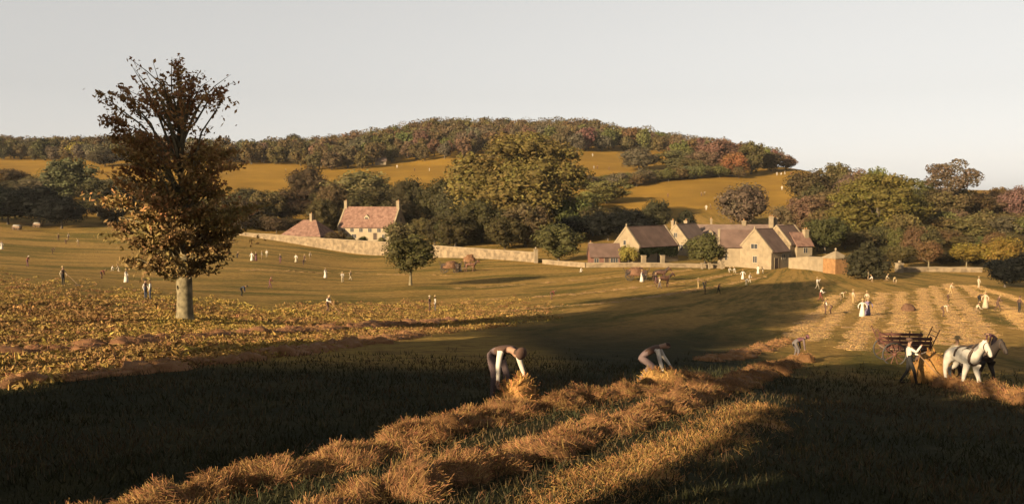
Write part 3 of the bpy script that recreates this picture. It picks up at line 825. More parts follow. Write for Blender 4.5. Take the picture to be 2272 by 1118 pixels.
# walls of stone, following the ground
def wall_run(name, label, pts, h, th=0.45, mat='stone_wall', cap=True, cat='wall', tops=None):
    """pts: world x,y or photograph pixels of the foot of the wall"""
    root = empty(name, (0, 0, 0)); 
    P = [np.array(p) for p in pts]
    hs = h if hasattr(h, '__len__') else [h] * len(P)
    zt = [unproj(PW / 2, ty, p[1])[2] for ty, p in zip(tops, P)] if tops else None
    mb, cb = MB(), MB()
    r = random.Random(len(name) + len(pts))
    S = []
    for i in range(len(P) - 1):
        n = max(2, int(np.linalg.norm(P[i + 1][:2] - P[i][:2]) / 1.5))
        for k in range(n + (i == len(P) - 2)):
            t = k / n
            p = P[i] * (1 - t) + P[i + 1] * t
            S.append((p[0], p[1], on(p[0], p[1])[2], (hs[i] * (1 - t) + hs[i + 1] * t if zt is None else zt[i] * (1 - t) + zt[i + 1] * t - on(p[0], p[1])[2]) + r.uniform(-0.03, 0.03)))
    for i in range(len(S) - 1):
        a, b = S[i], S[i + 1]
        d = Vector((b[0] - a[0], b[1] - a[1], 0)).normalized(); nn = Vector((-d.y, d.x, 0)) * th / 2
        A, B = Vector((a[0], a[1], 0)), Vector((b[0], b[1], 0))
        def quad(m, w, za0, za1, zb0, zb1):
            q = [A - nn * w, B - nn * w, B + nn * w, A + nn * w]
            vs = [(q[0].x, q[0].y, za0), (q[1].x, q[1].y, zb0), (q[2].x, q[2].y, zb0), (q[3].x, q[3].y, za0), (q[0].x, q[0].y, za1), (q[1].x, q[1].y, zb1), (q[2].x, q[2].y, zb1), (q[3].x, q[3].y, za1)]
            m.add(vs, [(3, 2, 1, 0), (4, 5, 6, 7), (0, 1, 5, 4), (2, 3, 7, 6)] + ([(3, 0, 4, 7)] if i == 0 else []) + ([(1, 2, 6, 5)] if i == len(S) - 2 else []))
        quad(mb, 1.0, a[2] - 0.6, a[2] + a[3], b[2] - 0.6, b[2] + b[3])
        quad(cb, 1.25, a[2] + a[3] + 0.002, a[2] + a[3] + 0.14, b[2] + b[3] + 0.002, b[2] + b[3] + 0.14)
    # origin at the foot of the first end
    o0 = Vector((S[0][0], S[0][1], S[0][2]))
    root.location = o0
    w = mb.build('masonry', M[mat], root); w.matrix_parent_inverse = Matrix.Translation(-o0)
    if cap:
        c = cb.build('coping', M['stone'], root); c.matrix_parent_inverse = Matrix.Translation(-o0)
    return tag(root, label, cat)
gw = [(wx(520, 228.5), 228.5), (wx(530, 228), 228), (wx(610, 223), 223), (wx(690, 216), 216), (wx(860, 206), 206), (wx(960, 192), 192), (wx(1190, 174), 174)]
wall_run('garden_wall', 'long pale stone garden wall running below the cottage', gw[1:], 2.0, mat='stone_wall', tops=[517, 521, 528, 538, 545.5, 561])
wall_run('courtyard_wall', 'low stone wall in front of the barns and the round yew', [(wx(1205, 172), 172), (wx(1300, 163.5), 163.5), (wx(1390, 162.5), 162.5), (wx(1608, 162), 162)], [0.7, 0.75, 0.7, 0.6])
wall_run('terrace_wall', 'stone wall linking the gabled barn and the pavilion', [(wx(1752, 160.5), 160.5), (wx(1795, 157), 157), (wx(1836, 152), 152)], [1.7, 2.2, 2.4], mat='stone')
wall_run('orchard_wall', 'low pale wall at the edge of the orchard', [(wx(2003, 154), 154), (wx(2060, 155), 155), (wx(2180, 154), 154)], [0.7, 0.7, 0.7])

def stone_pier(px, Y, h, w, label, ball=False):
    p = on(wx(px, Y), Y)
    root = empty('stone_pier', p, 0.2); tag(root, label, 'pier', 'stone piers around the manor')
    q = MB(); q.box(-w / 2, -w / 2, -0.4, w / 2, w / 2, h); q.build('shaft', M['stone'], root)
    q = MB(); q.box(-w / 2 - 0.07, -w / 2 - 0.07, h, w / 2 + 0.07, w / 2 + 0.07, h + 0.14); q.build('cap', M['stone'], root)
    if ball:
        q = MB(); q.lathe([(0.08, h + 0.13), (0.2, h + 0.28), (0.22, h + 0.4), (0.15, h + 0.52), (0.02, h + 0.58)], 10); q.build('ball', M['stone'], root, True)
stone_pier(1428, 163.5, 1.9, 0.75, 'stone gate pier before the ivy barn, beside the yellow shrub')
stone_pier(1470, 163.8, 1.9, 0.65, 'stone gate pier before the ivy barn, by its far corner')
stone_pier(1189, 173.4, 2.5, 0.7, 'stone pier ending the long garden wall', True)
stone_pier(1996, 153, 1.5, 1.0, 'stone pier ending the orchard wall beside the clipped yew', True)
for px, t in ((1558, 'stone post under the round yew, by the barns'), (1574, 'stone post under the round yew, by the low wing'), (1602, 'stone post at the corner of the low wing')):
    stone_pier(px, 160.5, 0.95, 0.32, t)
# old brown hut far up on the hill field
house('field_hut', 'tiny pale-roofed hut on the upper hill field below the wood', wx(846, 425), 425, 0.2, 5, 3.5, 1.6, 3.2, 'stone', 'roof_pink')
# ---------------------------------------------------------------- trees and shrubs
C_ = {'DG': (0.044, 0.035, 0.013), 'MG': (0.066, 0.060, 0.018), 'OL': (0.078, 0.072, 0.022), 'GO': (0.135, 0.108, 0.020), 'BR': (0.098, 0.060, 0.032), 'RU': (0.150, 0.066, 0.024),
      'PB': (0.115, 0.062, 0.044), 'GG': (0.080, 0.066, 0.036), 'YE': (0.22, 0.155, 0.028), 'BK': (0.005, 0.006, 0.004), 'YW': (0.032, 0.029, 0.012), 'BO': (0.080, 0.058, 0.022)}  # blackest entry: shade of copse, barn trees and bushes put into leaf colour
_tr = random.Random(5)
def plant_tree(name, label, x, y, z_top, W, kind, colr, base=0.16, group=None, cat='tree', variant=None, depth=None, lean=0.0, trunk='bark_dark', jit=0.12):
    p = on(x, y)
    H = max(z_top - p[2], 0.8)
    root = empty(name, p, _tr.uniform(0, 6.28) if depth is None else 0.0)
    tag(root, label, cat, group)
    lst = CROWN[kind]
    c = bpy.data.objects.new('crown', (lst[_tr.randrange(len(lst))] if variant is None else lst[variant]))
    c.location = (0, 0, H * base); c.scale = (W, W if depth is None else depth, H * (1 - base))
    c.rotation_euler = (0, lean, 0)
    k = [1 + _tr.uniform(-jit, jit) for _ in range(3)]
    c.color = (*(a * b for a, b in zip(colr, k)), 1)
    t = bpy.data.objects.new('trunk', TRUNK[_tr.randrange(3)])
    s = min(H, W * 1.1)
    t.scale = (s, s, H * 0.92)
    link(c, root); link(t, root)
    t.active_material_index = 0
    if not t.data.materials: t.data.materials.append(M['bark_dark'])
    if trunk != 'bark_dark':
        t.material_slots[0].link = 'OBJECT'; t.material_slots[0].material = M[trunk]
    return root
for lst in CROWN.values():
    for me in lst: me.materials.append(M['leaf'])
for me in TRUNK: me.materials.append(M['bark_dark'])

def tree(px, py_top, wpx, Y, kind, colr, label, name='tree', **kw):
    q = unproj(px, py_top, Y)
    return plant_tree(name, label, q[0], q[1], q[2], wpx * 1.12 * Y / F, kind, C_[colr] if isinstance(colr, str) else colr, **kw)

# --- the big trees one can name
tree(1152, 292, 300, 232, 'big', (0.092, 0.070, 0.018), 'huge spreading green-gold tree between cottage and manor', base=0.0, depth=30.0)
tree(1020, 405, 120, 236, 'round', 'DG', 'dark green tree tucked against the huge green-gold tree', base=0.06)
tree(975, 395, 105, 250, 'tall', 'DG', 'dark green tree behind the right gable of the cottage', base=0.06)
tree(905, 390, 80, 262, 'dome', 'DG', 'dark domed tree rising over the cottage chimney', base=0.06)
tree(1070, 440, 110, 214, 'round', 'DG', 'deep green tree over the long garden wall', base=0.04)
tree(1165, 445, 120, 205, 'ragged', 'BO', 'brownish tree in front of the huge green-gold tree', base=0.04)
tree(1120, 480, 90, 200, 'round', 'DG', 'dark bush-like tree behind the garden wall, below the huge tree', base=0.02)
tree(1010, 470, 90, 206, 'tall', 'DG', 'dark tree over the garden wall beside the lone round tree', base=0.02)
tree(828, 418, 130, 262, 'dome', 'DG', 'dark broad tree directly behind the cottage roof', base=0.04)
tree(790, 376, 150, 285, 'round', (0.115, 0.090, 0.036), 'pale olive willow-like tree above the cottage', base=0.05)
tree(685, 362, 95, 300, 'round', 'DG', 'dark tree edging the golden field above the outbuilding', base=0.05)
tree(640, 415, 110, 262, 'round', 'DG', 'dark green tree behind the hipped outbuilding', base=0.03)
tree(590, 418, 90, 255, 'ragged', 'BO', 'olive brown tree left of the hipped outbuilding', base=0.03)
tree(720, 440, 80, 250, 'round', 'DG', 'dark tree between the cottage and the hipped outbuilding', base=0.03)
tree(545, 440, 90, 250, 'round', 'DG', 'dark tree behind the end of the garden wall', base=0.03)
tree(480, 430, 120, 252, 'round', 'BO', 'olive tree behind the tall bronze tree', base=0.03)
tree(380, 420, 120, 262, 'ragged', 'DG', 'dark tree glimpsed through the tall bronze tree', base=0.03)
tree(300, 405, 110, 270, 'round', 'DG', 'dark tree beside the tall bronze tree, at the field edge', base=0.03)
tree(232, 330, 70, 420, 'tall', 'DG', 'dark narrow tree on the rise behind the bronze tree', base=0.05)
tree(215, 395, 95, 262, 'ragged', 'DG', 'dark tree with a pale forked trunk at the field edge', base=0.22, trunk='bark')
tree(150, 345, 130, 266, 'ragged', 'GG', 'grey-green tree with pale bare limbs beside the black copse', base=0.22, trunk='bark')
tree(182, 316, 64, 470, 'round', 'YE', 'golden bush-like tree on the wooded skyline', base=0.05)
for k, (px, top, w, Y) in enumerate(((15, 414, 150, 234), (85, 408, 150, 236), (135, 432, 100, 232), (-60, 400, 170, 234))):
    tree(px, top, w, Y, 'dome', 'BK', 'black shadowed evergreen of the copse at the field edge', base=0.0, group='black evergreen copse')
for k, (px, top, w, Y, c) in enumerate(((25, 372, 80, 330, 'DG'), (90, 385, 70, 320, 'BO'), (-10, 380, 60, 330, 'YE'), (60, 395, 60, 300, 'GG'))):
    tree(px, top, w, Y, 'round', c, ['dark', 'olive', 'golden', 'grey-green'][k] + ' hedgerow tree above the black copse', base=0.03)
# around the manor
tree(1345, 398, 110, 300, 'ragged', (0.10, 0.082, 0.028), 'olive hedgerow tree behind the black trees', base=0.03)
tree(1300, 420, 70, 285, 'round', (0.105, 0.095, 0.03), 'pale olive bushy tree beside the huge tree', base=0.02)
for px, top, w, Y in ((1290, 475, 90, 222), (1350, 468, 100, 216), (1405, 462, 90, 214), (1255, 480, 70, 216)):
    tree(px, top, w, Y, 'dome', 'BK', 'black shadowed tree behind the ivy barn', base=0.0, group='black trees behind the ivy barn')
tree(1452, 437, 72, 222, 'round', 'YW', 'dark round tree behind the ivy barn roof', base=0.02)
tree(1525, 465, 44, 225, 'round', 'YW', 'small dark tree behind the manor gable', base=0.02)
tree(1650, 405, 115, 240, 'round', 'GG', 'grey-green tree standing behind the manor chimneys', base=0.03)
tree(1740, 455, 60, 225, 'round', 'BR', 'brown tree by the tall manor chimney', base=0.02)
tree(1565, 514, 88, 166, 'round', (0.062, 0.060, 0.018), 'round green yew in the manor forecourt', variant=1, base=0.05)
tree(1240, 495, 106, 176, 'round', (0.060, 0.062, 0.020), 'round green tree at the end of the garden wall', variant=0, base=0.06)
tree(910, 512, 112, 128, 'round', (0.050, 0.046, 0.015), 'lone round dark green tree standing in the hayfield', variant=2, base=0.19, trunk='bark')
tree(1925, 524, 118, 141, 'clip', 'YW', 'dark clipped yew cone beside the pavilion', variant=0, base=0.0)
# right-hand belt
for a in (
 (1800, 372, 110, 262, 'round', 'DG', 'dark tree at the corner of the hill field'),
 (1850, 358, 90, 268, 'ragged', 'BO', 'olive skyline tree right of the hill field'),
 (1905, 366, 95, 255, 'round', 'PB', 'purple-brown domed tree on the skyline'),
 (1948, 364, 62, 250, 'ragged', 'OL', 'thin olive tree next to the purple-brown one'),
 (1790, 430, 100, 222, 'ragged', 'BR', 'brown tree over the manor east wing'),
 (1850, 420, 110, 224, 'round', 'BO', 'olive brown tree over the dark dome'),
 (1950, 382, 210, 205, 'big', (0.098, 0.070, 0.018), 'great chestnut-like tree turning gold over the clipped yew'),
 (1832, 478, 105, 182, 'dome', (0.048, 0.043, 0.014), 'dark green domed tree beside the end lodge'),
 (2010, 470, 90, 190, 'ragged', 'OL', 'olive tree below the great golden tree'),
 (2112, 352, 120, 235, 'open', 'GG', 'tall open-crowned tree standing above the belt'),
 (2040, 395, 90, 250, 'open', 'OL', 'thin-leaved tree beside the tall open-crowned one'),
 (2100, 420, 120, 228, 'ragged', 'BO', 'olive brown tree below the tall open-crowned one'),
 (2160, 425, 100, 236, 'ragged', 'DG', 'dark green tree right of the tall open-crowned one'),
 (2215, 425, 110, 240, 'ragged', 'BR', 'brown tree in the middle of the right-hand belt'),
 (2262, 405, 80, 236, 'round', 'PB', 'reddish tree at the end of the belt'),
 (2070, 480, 110, 205, 'ragged', 'BO', 'brown-green tree behind the orchard'),
 (2150, 480, 110, 204, 'round', 'OL', 'rounded olive tree behind the orchard'),
 (2225, 478, 100, 205, 'ragged', 'GG', 'grey-green pine-like tree behind the orchard'),
 (2285, 480, 90, 204, 'ragged', 'OL', 'olive tree behind the black bush')):
    tree(*a[:7], base=0.08 if a[4] != 'open' else 0.42)
for px, top, w, c, t in ((2000, 540, 58, 'MG', 'green'), (2062, 532, 62, 'RU', 'russet'), (2146, 535, 76, 'GO', 'golden green'), (2222, 525, 84, 'GO', 'olive gold')):
    tree(px, top, w, 160 if px < 2200 else 150, 'round', C_[c] if c != 'RU' else (0.10, 0.070, 0.024), t + ' orchard tree with a short pale trunk', base=0.28, trunk='bark', group=None)
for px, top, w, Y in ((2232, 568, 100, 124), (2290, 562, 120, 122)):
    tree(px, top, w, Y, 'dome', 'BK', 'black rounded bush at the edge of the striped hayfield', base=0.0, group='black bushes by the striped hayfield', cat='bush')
tree(1395, 545, 42, 164.5, 'bush', (0.20, 0.16, 0.03), 'yellow-green shrub against the bright gable of the ivy barn', name='shrub', base=0.05, cat='shrub')
tree(745, 508, 46, 222, 'bush', 'DG', 'dark shrub between outbuilding and cottage', name='shrub', base=0.0, cat='shrub')
for px, w in ((775, 22), (805, 24), (848, 18)):
    tree(px, 524, w, 228, 'bush', 'OL', 'olive shrub under the cottage windows', name='shrub', base=0.0, cat='shrub', group='shrubs before the cottage')
# lower trees and thicket closing the belt behind the walls
_u = random.Random(31)
def belt(n, px0, px1, Y0, Y1, top0, top1, cols, label, group, wr=(46, 80)):
    for k in range(n):
        t = (k + _u.uniform(0.2, 0.8)) / n
        Yk = _u.uniform(Y0, Y1)
        tree(px0 + (px1 - px0) * t, top0 + (top1 - top0) * t + _u.uniform(-12, 14), _u.uniform(*wr), Yk, _u.choice(['bush', 'round', 'ragged']), _u.choice(cols), label, base=0.0, group=group)
belt(9, 530, 760, 238, 262, 470, 470, ['DG', 'DG', 'BO'], 'low dark tree of the thicket behind the hipped outbuilding', 'thicket behind the outbuilding')
belt(10, 880, 1190, 206, 236, 480, 500, ['DG', 'DG', 'BO'], 'low dark tree of the thicket behind the garden wall', 'thicket behind the garden wall')
belt(9, 880, 1240, 240, 275, 425, 440, ['DG', 'MG', 'BO'], 'dark green tree of the copse between cottage and huge tree', 'copse round the huge tree', (60, 90))
belt(7, 520, 860, 270, 300, 420, 410, ['DG', 'BO', 'DG'], 'dark green tree of the strip below the golden field', 'strip below the golden field', (60, 90))
belt(9, 180, 540, 236, 275, 440, 450, ['DG', 'BO', 'DG'], 'dark tree of the strip behind the bronze tree', 'strip behind the bronze tree', (60, 90))
belt(8, 10, 330, 290, 345, 385, 392, ['DG', 'GG', 'BO'], 'grey-green tree of the hedge line under the far left field', 'hedge line under the far left field', (60, 90))
belt(16, 1770, 2300, 205, 235, 455, 470, ['BO', 'DG', 'OL', 'BR'], 'lower tree of the belt behind orchard and pavilion', 'belt behind the orchard', (60, 90))
belt(14, 1800, 2300, 236, 262, 408, 428, ['BO', 'DG', 'BR'], 'middle-height tree of the belt on the rise', 'belt on the rise', (70, 100))
belt(16, 1790, 2290, 184, 200, 505, 515, ['BO', 'OL', 'DG', 'MG'], 'olive thicket tree close behind pavilion and orchard', 'thicket behind pavilion and orchard', (56, 84))
belt(16, 1960, 2280, 168, 182, 548, 556, ['DG', 'YW', 'BO'], 'dark undergrowth shrub behind the orchard trees', 'undergrowth behind the orchard', (40, 60))
belt(5, 1255, 1345, 226, 250, 430, 452, ['BO', 'DG', 'OL'], 'tree closing the gap between the huge tree and the black trees', 'trees right of the huge tree', (60, 84))
belt(6, 1290, 1480, 240, 262, 452, 455, ['OL', 'BO'], 'olive shrub of the thicket above the black trees', 'thicket above the black trees', (40, 70))
# hill trees that stand out
for a in ((1418, 322, 84, 386, 'round', 'GG', 'grey-green tree alone on the upper golden field'),
 (1600, 303, 100, 398, 'round', 'PB', 'broad purple-brown tree on the shoulder of the hill'),
 (1630, 333, 66, 362, 'round', 'RU', 'russet round tree at the top of the hill field'),
 (1668, 309, 66, 372, 'ragged', 'MG', 'green tree between russet and brown ones on the shoulder of the hill'),
 (1712, 334, 60, 385, 'far', 'BR', 'brown tree at the end of the hilltop wood, behind'),
 (1745, 341, 48, 392, 'far', 'PB', 'last purple-brown tree of the hilltop wood'),
 (1560, 332, 84, 370, 'ragged', 'BR', 'brown tree below the broad purple-brown one'),
 (1500, 330, 100, 385, 'ragged', 'OL', 'olive tree above the hill hedge'),
 (1530, 350, 70, 366, 'ragged', 'BO', 'olive brown tree in the hill hedge'),
 (652, 294, 44, 560, 'ragged', 'DG', 'tall dark tree standing up from the skyline'),
 (503, 300, 22, 560, 'open', 'DG', 'thin bare tree on the skyline beside the bronze tree')):
    tree(*a[:7], base=0.03)
# hedge along the top of the hill field
_h = random.Random(8)
for k in range(26):
    t = k / 25
    px = 1285 + (1640 - 1285) * t
    tree(px, 397 - 30 * t + _h.uniform(-12, 4), _h.uniform(34, 54), 338 + 25 * t + _h.uniform(-6, 6), 'bush', _h.choice(['OL', 'BO', 'MG', 'GG']), 'bushy shrub of the hedge across the hill field', name='hedge_shrub', base=0.0, cat='shrub', group='hedge across the hill field')

# --- wood on the hill
LOWER = np.array([(-400, 352), (0, 356), (230, 360), (330, 352), (530, 366), (650, 364), (700, 380), (800, 376), (838, 366), (1010, 352), (1100, 340), (1280, 337), (1370, 336), (1480, 338), (1520, 372), (1700, 372), (1790, 360), (1800, 300), (2700, 300)], float)
def hill_wood():
    r = rng(77)
    pts, tries = [], 0
    cand = []
    G = {}
    while tries < 60000:
        tries += 1
        Y = math.sqrt(r.uniform(400 ** 2, 720 ** 2)); X = r.uniform(-0.62, 0.62) * Y
        z = float(gzt(X, Y))
        px, py = project((X, Y, z))
        if py > np.interp(px, LOWER[:, 0], LOWER[:, 1]): continue
        cx, cy = int(X // 8), int(Y // 8)
        if any(math.hypot(X - a, Y - b) < 8.0 for i in (-1, 0, 1) for j in (-1, 0, 1) for a, b in G.get((cx + i, cy + j), ())): continue
        G.setdefault((cx, cy), []).append((X, Y))
        cand.append((X, Y, z, px, py))
    # those on the skyline and those lowest on the slope are seen best
    cand.sort(key=lambda c: c[1])
    Hh = [r.uniform(8, 13) * (0.8 if c[3] > 1450 else 1.0) for c in cand]
    seen = np.full(3200, 9999.0)
    score = []
    for c, h in zip(cand, Hh):
        top = project((c[0], c[1], c[2] + h))[1]
        a, b = int(c[3] - 6) + 400, int(c[3] + 7) + 400
        a, b = max(a, 0), min(b, 3199)
        vis = np.mean(np.clip(np.minimum(seen[a:b], c[4]) - top, 0, 60)) if b > a else 0
        seen[a:b] = np.minimum(seen[a:b], top)
        score.append(vis * (1 if -30 < c[3] < 2300 else 0))
    order = np.argsort(score)[::-1]
    big = set(int(i) for i in order[:285])
    def label_for(nm, c, h):
        zone = ['beyond the bronze tree', 'above the hipped outbuilding', 'above the cottage', 'behind the huge tree', 'above the ivy barn', 'above the manor'][int(np.searchsorted([430, 740, 960, 1310, 1520], c[3]))]
        tier = 'at the lower edge' if c[1] < 475 else ('on the crest' if c[1] > 575 else 'midway up')
        return '%s%s tree %s of the hill wood, %s' % ('tall ' if h > 11.3 else ('low ' if h < 9 else ''), nm, tier, zone)
    V, Q, T, W_ = [], [], [], []
    n0 = 0
    for i, (c, h) in enumerate(zip(cand, Hh)):
        px = c[3]
        u = r.random()
        if px < 700: pal = ['BO', 'GG', 'DG', 'BO']
        elif px < 1250: pal = ['BO', 'BO', 'OL', 'GG', 'BR']
        else: pal = ['BR', 'BO', 'BO', 'OL', 'GG', 'PB']
        col = C_[pal[int(u * len(pal))]]
        w = h * r.uniform(0.85, 1.2)
        if i in big:
            kd = 'fartall' if (780 < px < 1150 and r.random() < 0.5) else 'far'
            nm = {'BO': 'olive brown', 'GG': 'grey-green', 'DG': 'dark green', 'BR': 'brown', 'PB': 'purple-brown', 'OL': 'olive'}[pal[int(u * len(pal))]]
            plant_tree('woodland_tree', label_for(nm, c, h), c[0], c[1], c[2] + h, w, kd, col, base=0.0, group='trees of the hill wood')
        elif score[i] > 0.4:
            m = 220
            d = r.normal(0, 1, (m, 3)); d /= np.linalg.norm(d, axis=1)[:, None]
            pos = np.array([c[0], c[1], c[2] + h * 0.55]) + d * np.array([w / 2, w / 2, h * 0.45]) * r.uniform(0.75, 1.0, (m, 1))
            v, q = cards(pos, d, 0.55, r)
            V.append(v); Q.append(q + n0); n0 += len(v)
            T.append(np.repeat(r.random(m) * 0.5 + r.random() * 0.5, 4)); W_.append(np.repeat(r.random(m) * 0.6 + r.random() * 0.4, 4))
    if V:
        me = mesh_np('wood_infill', np.vstack(V), np.vstack(Q), {'tint': np.concatenate(T), 'val': np.concatenate(W_)})
        o = obj('hill_wood', me, M['leaf']); o.color = (0.075, 0.056, 0.03, 1)
        tag(o, 'mass of smaller treetops filling the wood on the far hill', 'wood', kind='stuff')
hill_wood()
# ---------------------------------------------------------------- the tall bronze tree in the rough grass
def bronze_tree():
    b = at(410, 711)
    Yb = float(b[1]); s = Yb / F
    r = rng(21)
    ENV = np.array([(118, 398, 446), (150, 290, 470), (180, 250, 540), (230, 243, 505), (300, 228, 482), (340, 226, 545), (400, 238, 562), (470, 228, 580), (530, 238, 555), (570, 280, 510), (600, 345, 470), (618, 380, 440)], float)
    def bounds(py):
        return np.interp(py, ENV[:, 0], ENV[:, 1]), np.interp(py, ENV[:, 0], ENV[:, 2])
    tips = [(300, 132), (318, 152), (345, 165), (402, 132), (425, 128), (440, 150), (420, 165), (445, 185), (500, 200), (537, 186), (524, 168), (478, 218), (262, 186), (250, 205), (268, 215), (330, 190), (300, 200), (505, 308), (385, 150)]
    while len(tips) < 140:
        py = 150 + 455 * r.random() ** 0.85
        l, h = bounds(py)
        px = r.uniform(l + 6, h - 6)
        if 425 < px < 470 and 225 < py < 318 and r.random() < 0.93: continue
        if px > 455 and py < 330 and r.random() < 0.8: continue
        if vnoise(px * 0.022, py * 0.03, 0, 8) < 0.36 and py < 420: continue
        if 300 < px < 340 and 215 < py < 260 and r.random() < 0.7: continue
        tips.append((px, py))
    root = empty('bronze_tree', tuple(b)); tag(root, 'tall bronze-leaved tree with bare grey trunk in rough grass', 'tree')
    tm = MB()
    tm.tube([(0, 0, -0.4), (0, 0, 0.1), (0.02, 0, 0.5), (0.03, 0.01, 1.4), (0.02, 0, 2.3), (0.08, 0, 3.2), (0.12, 0.05, 5.0), (0.05, 0, 7.5), (-0.25, 0.1, 10.0), (-0.1, 0.1, 12.5)], [0.66, 0.56, 0.49, 0.45, 0.47, 0.36, 0.26, 0.17, 0.10, 0.03], 14)
    tm.build('trunk', M['bark'], root, True)
    lm = MB()
    P, K = [], []
    for i, (px, py) in enumerate(tips):
        l, h = bounds(py)
        x, z = (px - 411) * s, (711 - py) * s
        c, hw = (l + h) / 2, (h - l) / 2
        dep = hw * s * math.sqrt(max(0.05, 1 - min(1, ((px - c) / hw)) ** 2)) * r.uniform(-0.95, 0.95)
        tip = Vector((x, dep, z))
        z0 = 2.3 + (z - 2.3) * r.uniform(0.50, 0.95) - 0.38 * math.hypot(x, dep)
        st = Vector((0.05, 0, min(max(z0, 2.2), 11.5)))
        mid = st * 0.5 + tip * 0.5 + Vector((0, 0, 0.12 * (tip - st).length)) + Vector(r.normal(0, 0.18, 3))
        m1 = st * 0.72 + mid * 0.28; 
        L = (tip - st).length
        r0 = 0.03 + 0.011 * L
        lm.tube([st, (st + mid) / 2 + Vector(r.normal(0, 0.08, 3)), mid, (mid + tip) / 2 + Vector(r.normal(0, 0.1, 3)), tip], [r0, r0 * 0.8, r0 * 0.55, r0 * 0.32, 0.008], 5)
        n = int(190 * min(1.6, 0.5 + L / 3.5))
        if py < 215 or px > 480 and py < 330: n = int(n * 0.42)
        t = 0.38 + 0.64 * r.random(n)
        A, Bm, T = np.array(st), np.array(mid), np.array(tip)
        ctr = ((1 - t) ** 2)[:, None] * A + (2 * t * (1 - t))[:, None] * Bm + (t ** 2)[:, None] * T
        spread = (0.36 * (1.15 - 0.4 * t))[:, None] * (0.55 if py < 215 else 1.0)
        k = r.integers(0, 7, n)                       # side twigs
        tw = r.normal(0, 1, (7, 3)) * np.array([1.7, 1.2, 0.4]) + np.array([0.3, 0, 0.05])
        off = tw[k] * spread * r.random((n, 1)) * 1.55 + r.normal(0, 0.04, (n, 3))
        P.append(ctr + off); K.append(np.full(n, i))
    lm.build('limbs', M['bark'], root, True)
    P, K = np.vstack(P), np.concatenate(K)
    hole = vnoise(P[:, 0] * 0.85 + 0.12 * P[:, 1], P[:, 2] * 1.25, 0.0, 17)          # bare gaps between the boughs
    keep = (hole > 0.40) | (P[:, 2] < 3.6) | (r.random(len(P)) < 0.12)
    P, K = P[keep], K[keep]
    r2 = rng(3)
    tb, vb = r2.random(len(tips)), r2.random(len(tips))
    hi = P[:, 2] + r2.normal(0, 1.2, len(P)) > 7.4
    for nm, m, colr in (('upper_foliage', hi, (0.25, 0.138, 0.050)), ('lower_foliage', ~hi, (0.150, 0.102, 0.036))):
        p = P[m]; kk = K[m]
        V, Q = cards(p, np.tile(np.array([-0.3, -0.5, 0.5]), (len(p), 1)), 0.125, r2, 1.15, 0.9)
        me = mesh_np(nm, V, Q, {'tint': np.repeat(np.clip(0.6 * tb[kk] + 0.5 * r2.random(len(p)) - 0.05, 0, 1), 4), 'val': np.repeat(0.4 * vb[kk] + 0.6 * r2.random(len(p)), 4)})
        o = obj(nm, me, M['leaf'], root); o.color = (*colr, 1)
bronze_tree()

# ---------------------------------------------------------------- trees beside and behind the view point whose long shadows cross the field
TAN = math.tan(SUN_EL)
S2 = math.sqrt(0.5)
def shade_tree(label, lobes, trunk_at, seed):
    """lobes: (u across the light, v height over the camera, half width, half height, s along the light)"""
    r = rng(seed)
    tu, ts = trunk_at
    bx, by = (ts + tu) * S2, (ts - tu) * S2
    b = np.array(on(bx, by))
    root = empty('field_tree', tuple(b)); tag(root, label, 'tree')
    V, Q, T, n0, n1 = [], [], [], 0, 0
    mb, tm = MB(), MB()
    top = max(l[1] for l in lobes) + CZ - b[2]
    tm.tube([(0, 0, -0.5), (0, 0, 0.3), (0.1, 0, top * 0.35), (0, 0.1, top * 0.65), (0, 0, top)], [0.5, 0.38, 0.30, 0.22, 0.05], 10)
    for (u, v, hw, hh, s) in lobes:
        c = np.array([(s + u) * S2, (s - u) * S2, v + CZ]) - b
        ax = np.array([[S2, -S2, 0], [S2, S2, 0], [0, 0, 1]])
        tm.tube([(0, 0, max(1.2, min(c[2] * 0.6, top * 0.6))), tuple(c * np.array([0.5, 0.5, 0.8])), tuple(c)], [0.2, 0.13, 0.05], 6)
        leaf = 0.26
        n = int(min(9000, 9 * 12.6 * (hw * hh) / (leaf * leaf * 4)))
        d = r.normal(0, 1, (n, 3)); d /= np.linalg.norm(d, axis=1)[:, None]
        lump = 0.72 + 0.5 * fbm(d[:, 0] * 2.2 + u, d[:, 1] * 2.2, d[:, 2] * 2.2, 3, seed)
        q = d * lump[:, None] * r.uniform(0.8, 1.05, (n, 1))
        sc = np.array([hw, min(hw, 4.0), hh])
        pos = c + (q * sc) @ ax
        vv, qq = cards(pos, d @ ax, leaf, r)
        V.append(vv); Q.append(qq + n0); n0 += len(vv)
        m = MB()
        ring = 10
        for i in range(1, 6):
            for k in range(ring):
                a, e = 2 * math.pi * k / ring, math.pi * (i / 6 - 0.5)
                dd = np.array([math.cos(a) * math.cos(e), math.sin(a) * math.cos(e), math.sin(e)])
                f = 0.72 + 0.5 * float(fbm(dd[0] * 2.2 + u, dd[1] * 2.2, dd[2] * 2.2, 3, seed))
                m.v.append(tuple(c + (dd * sc * f * 0.84) @ ax))
        for i in range(4):
            for k in range(ring):
                m.f.append((i * ring + k, i * ring + (k + 1) % ring, (i + 1) * ring + (k + 1) % ring, (i + 1) * ring + k))
        m.f += [tuple(range(ring)), tuple(range(4 * ring, 5 * ring))]
        mb.add(m.v, m.f)
    tm.build('trunk', M['bark_dark'], root, True)
    n = n0 // 4
    me = mesh_np('crown', np.vstack(V), np.vstack(Q), {'tint': np.repeat(r.random(n), 4), 'val': np.repeat(r.random(n), 4)})
    o = obj('crown', me, M['leaf'], root); o.color = (0.05, 0.05, 0.02, 1)
    me2 = mb.mesh('inner_twigs')  # solid core added inside the leaves so the crown lets no light through
    o2 = obj('inner_twigs', me2, M['leaf'], root); o2.color = (0.03, 0.026, 0.014, 1)
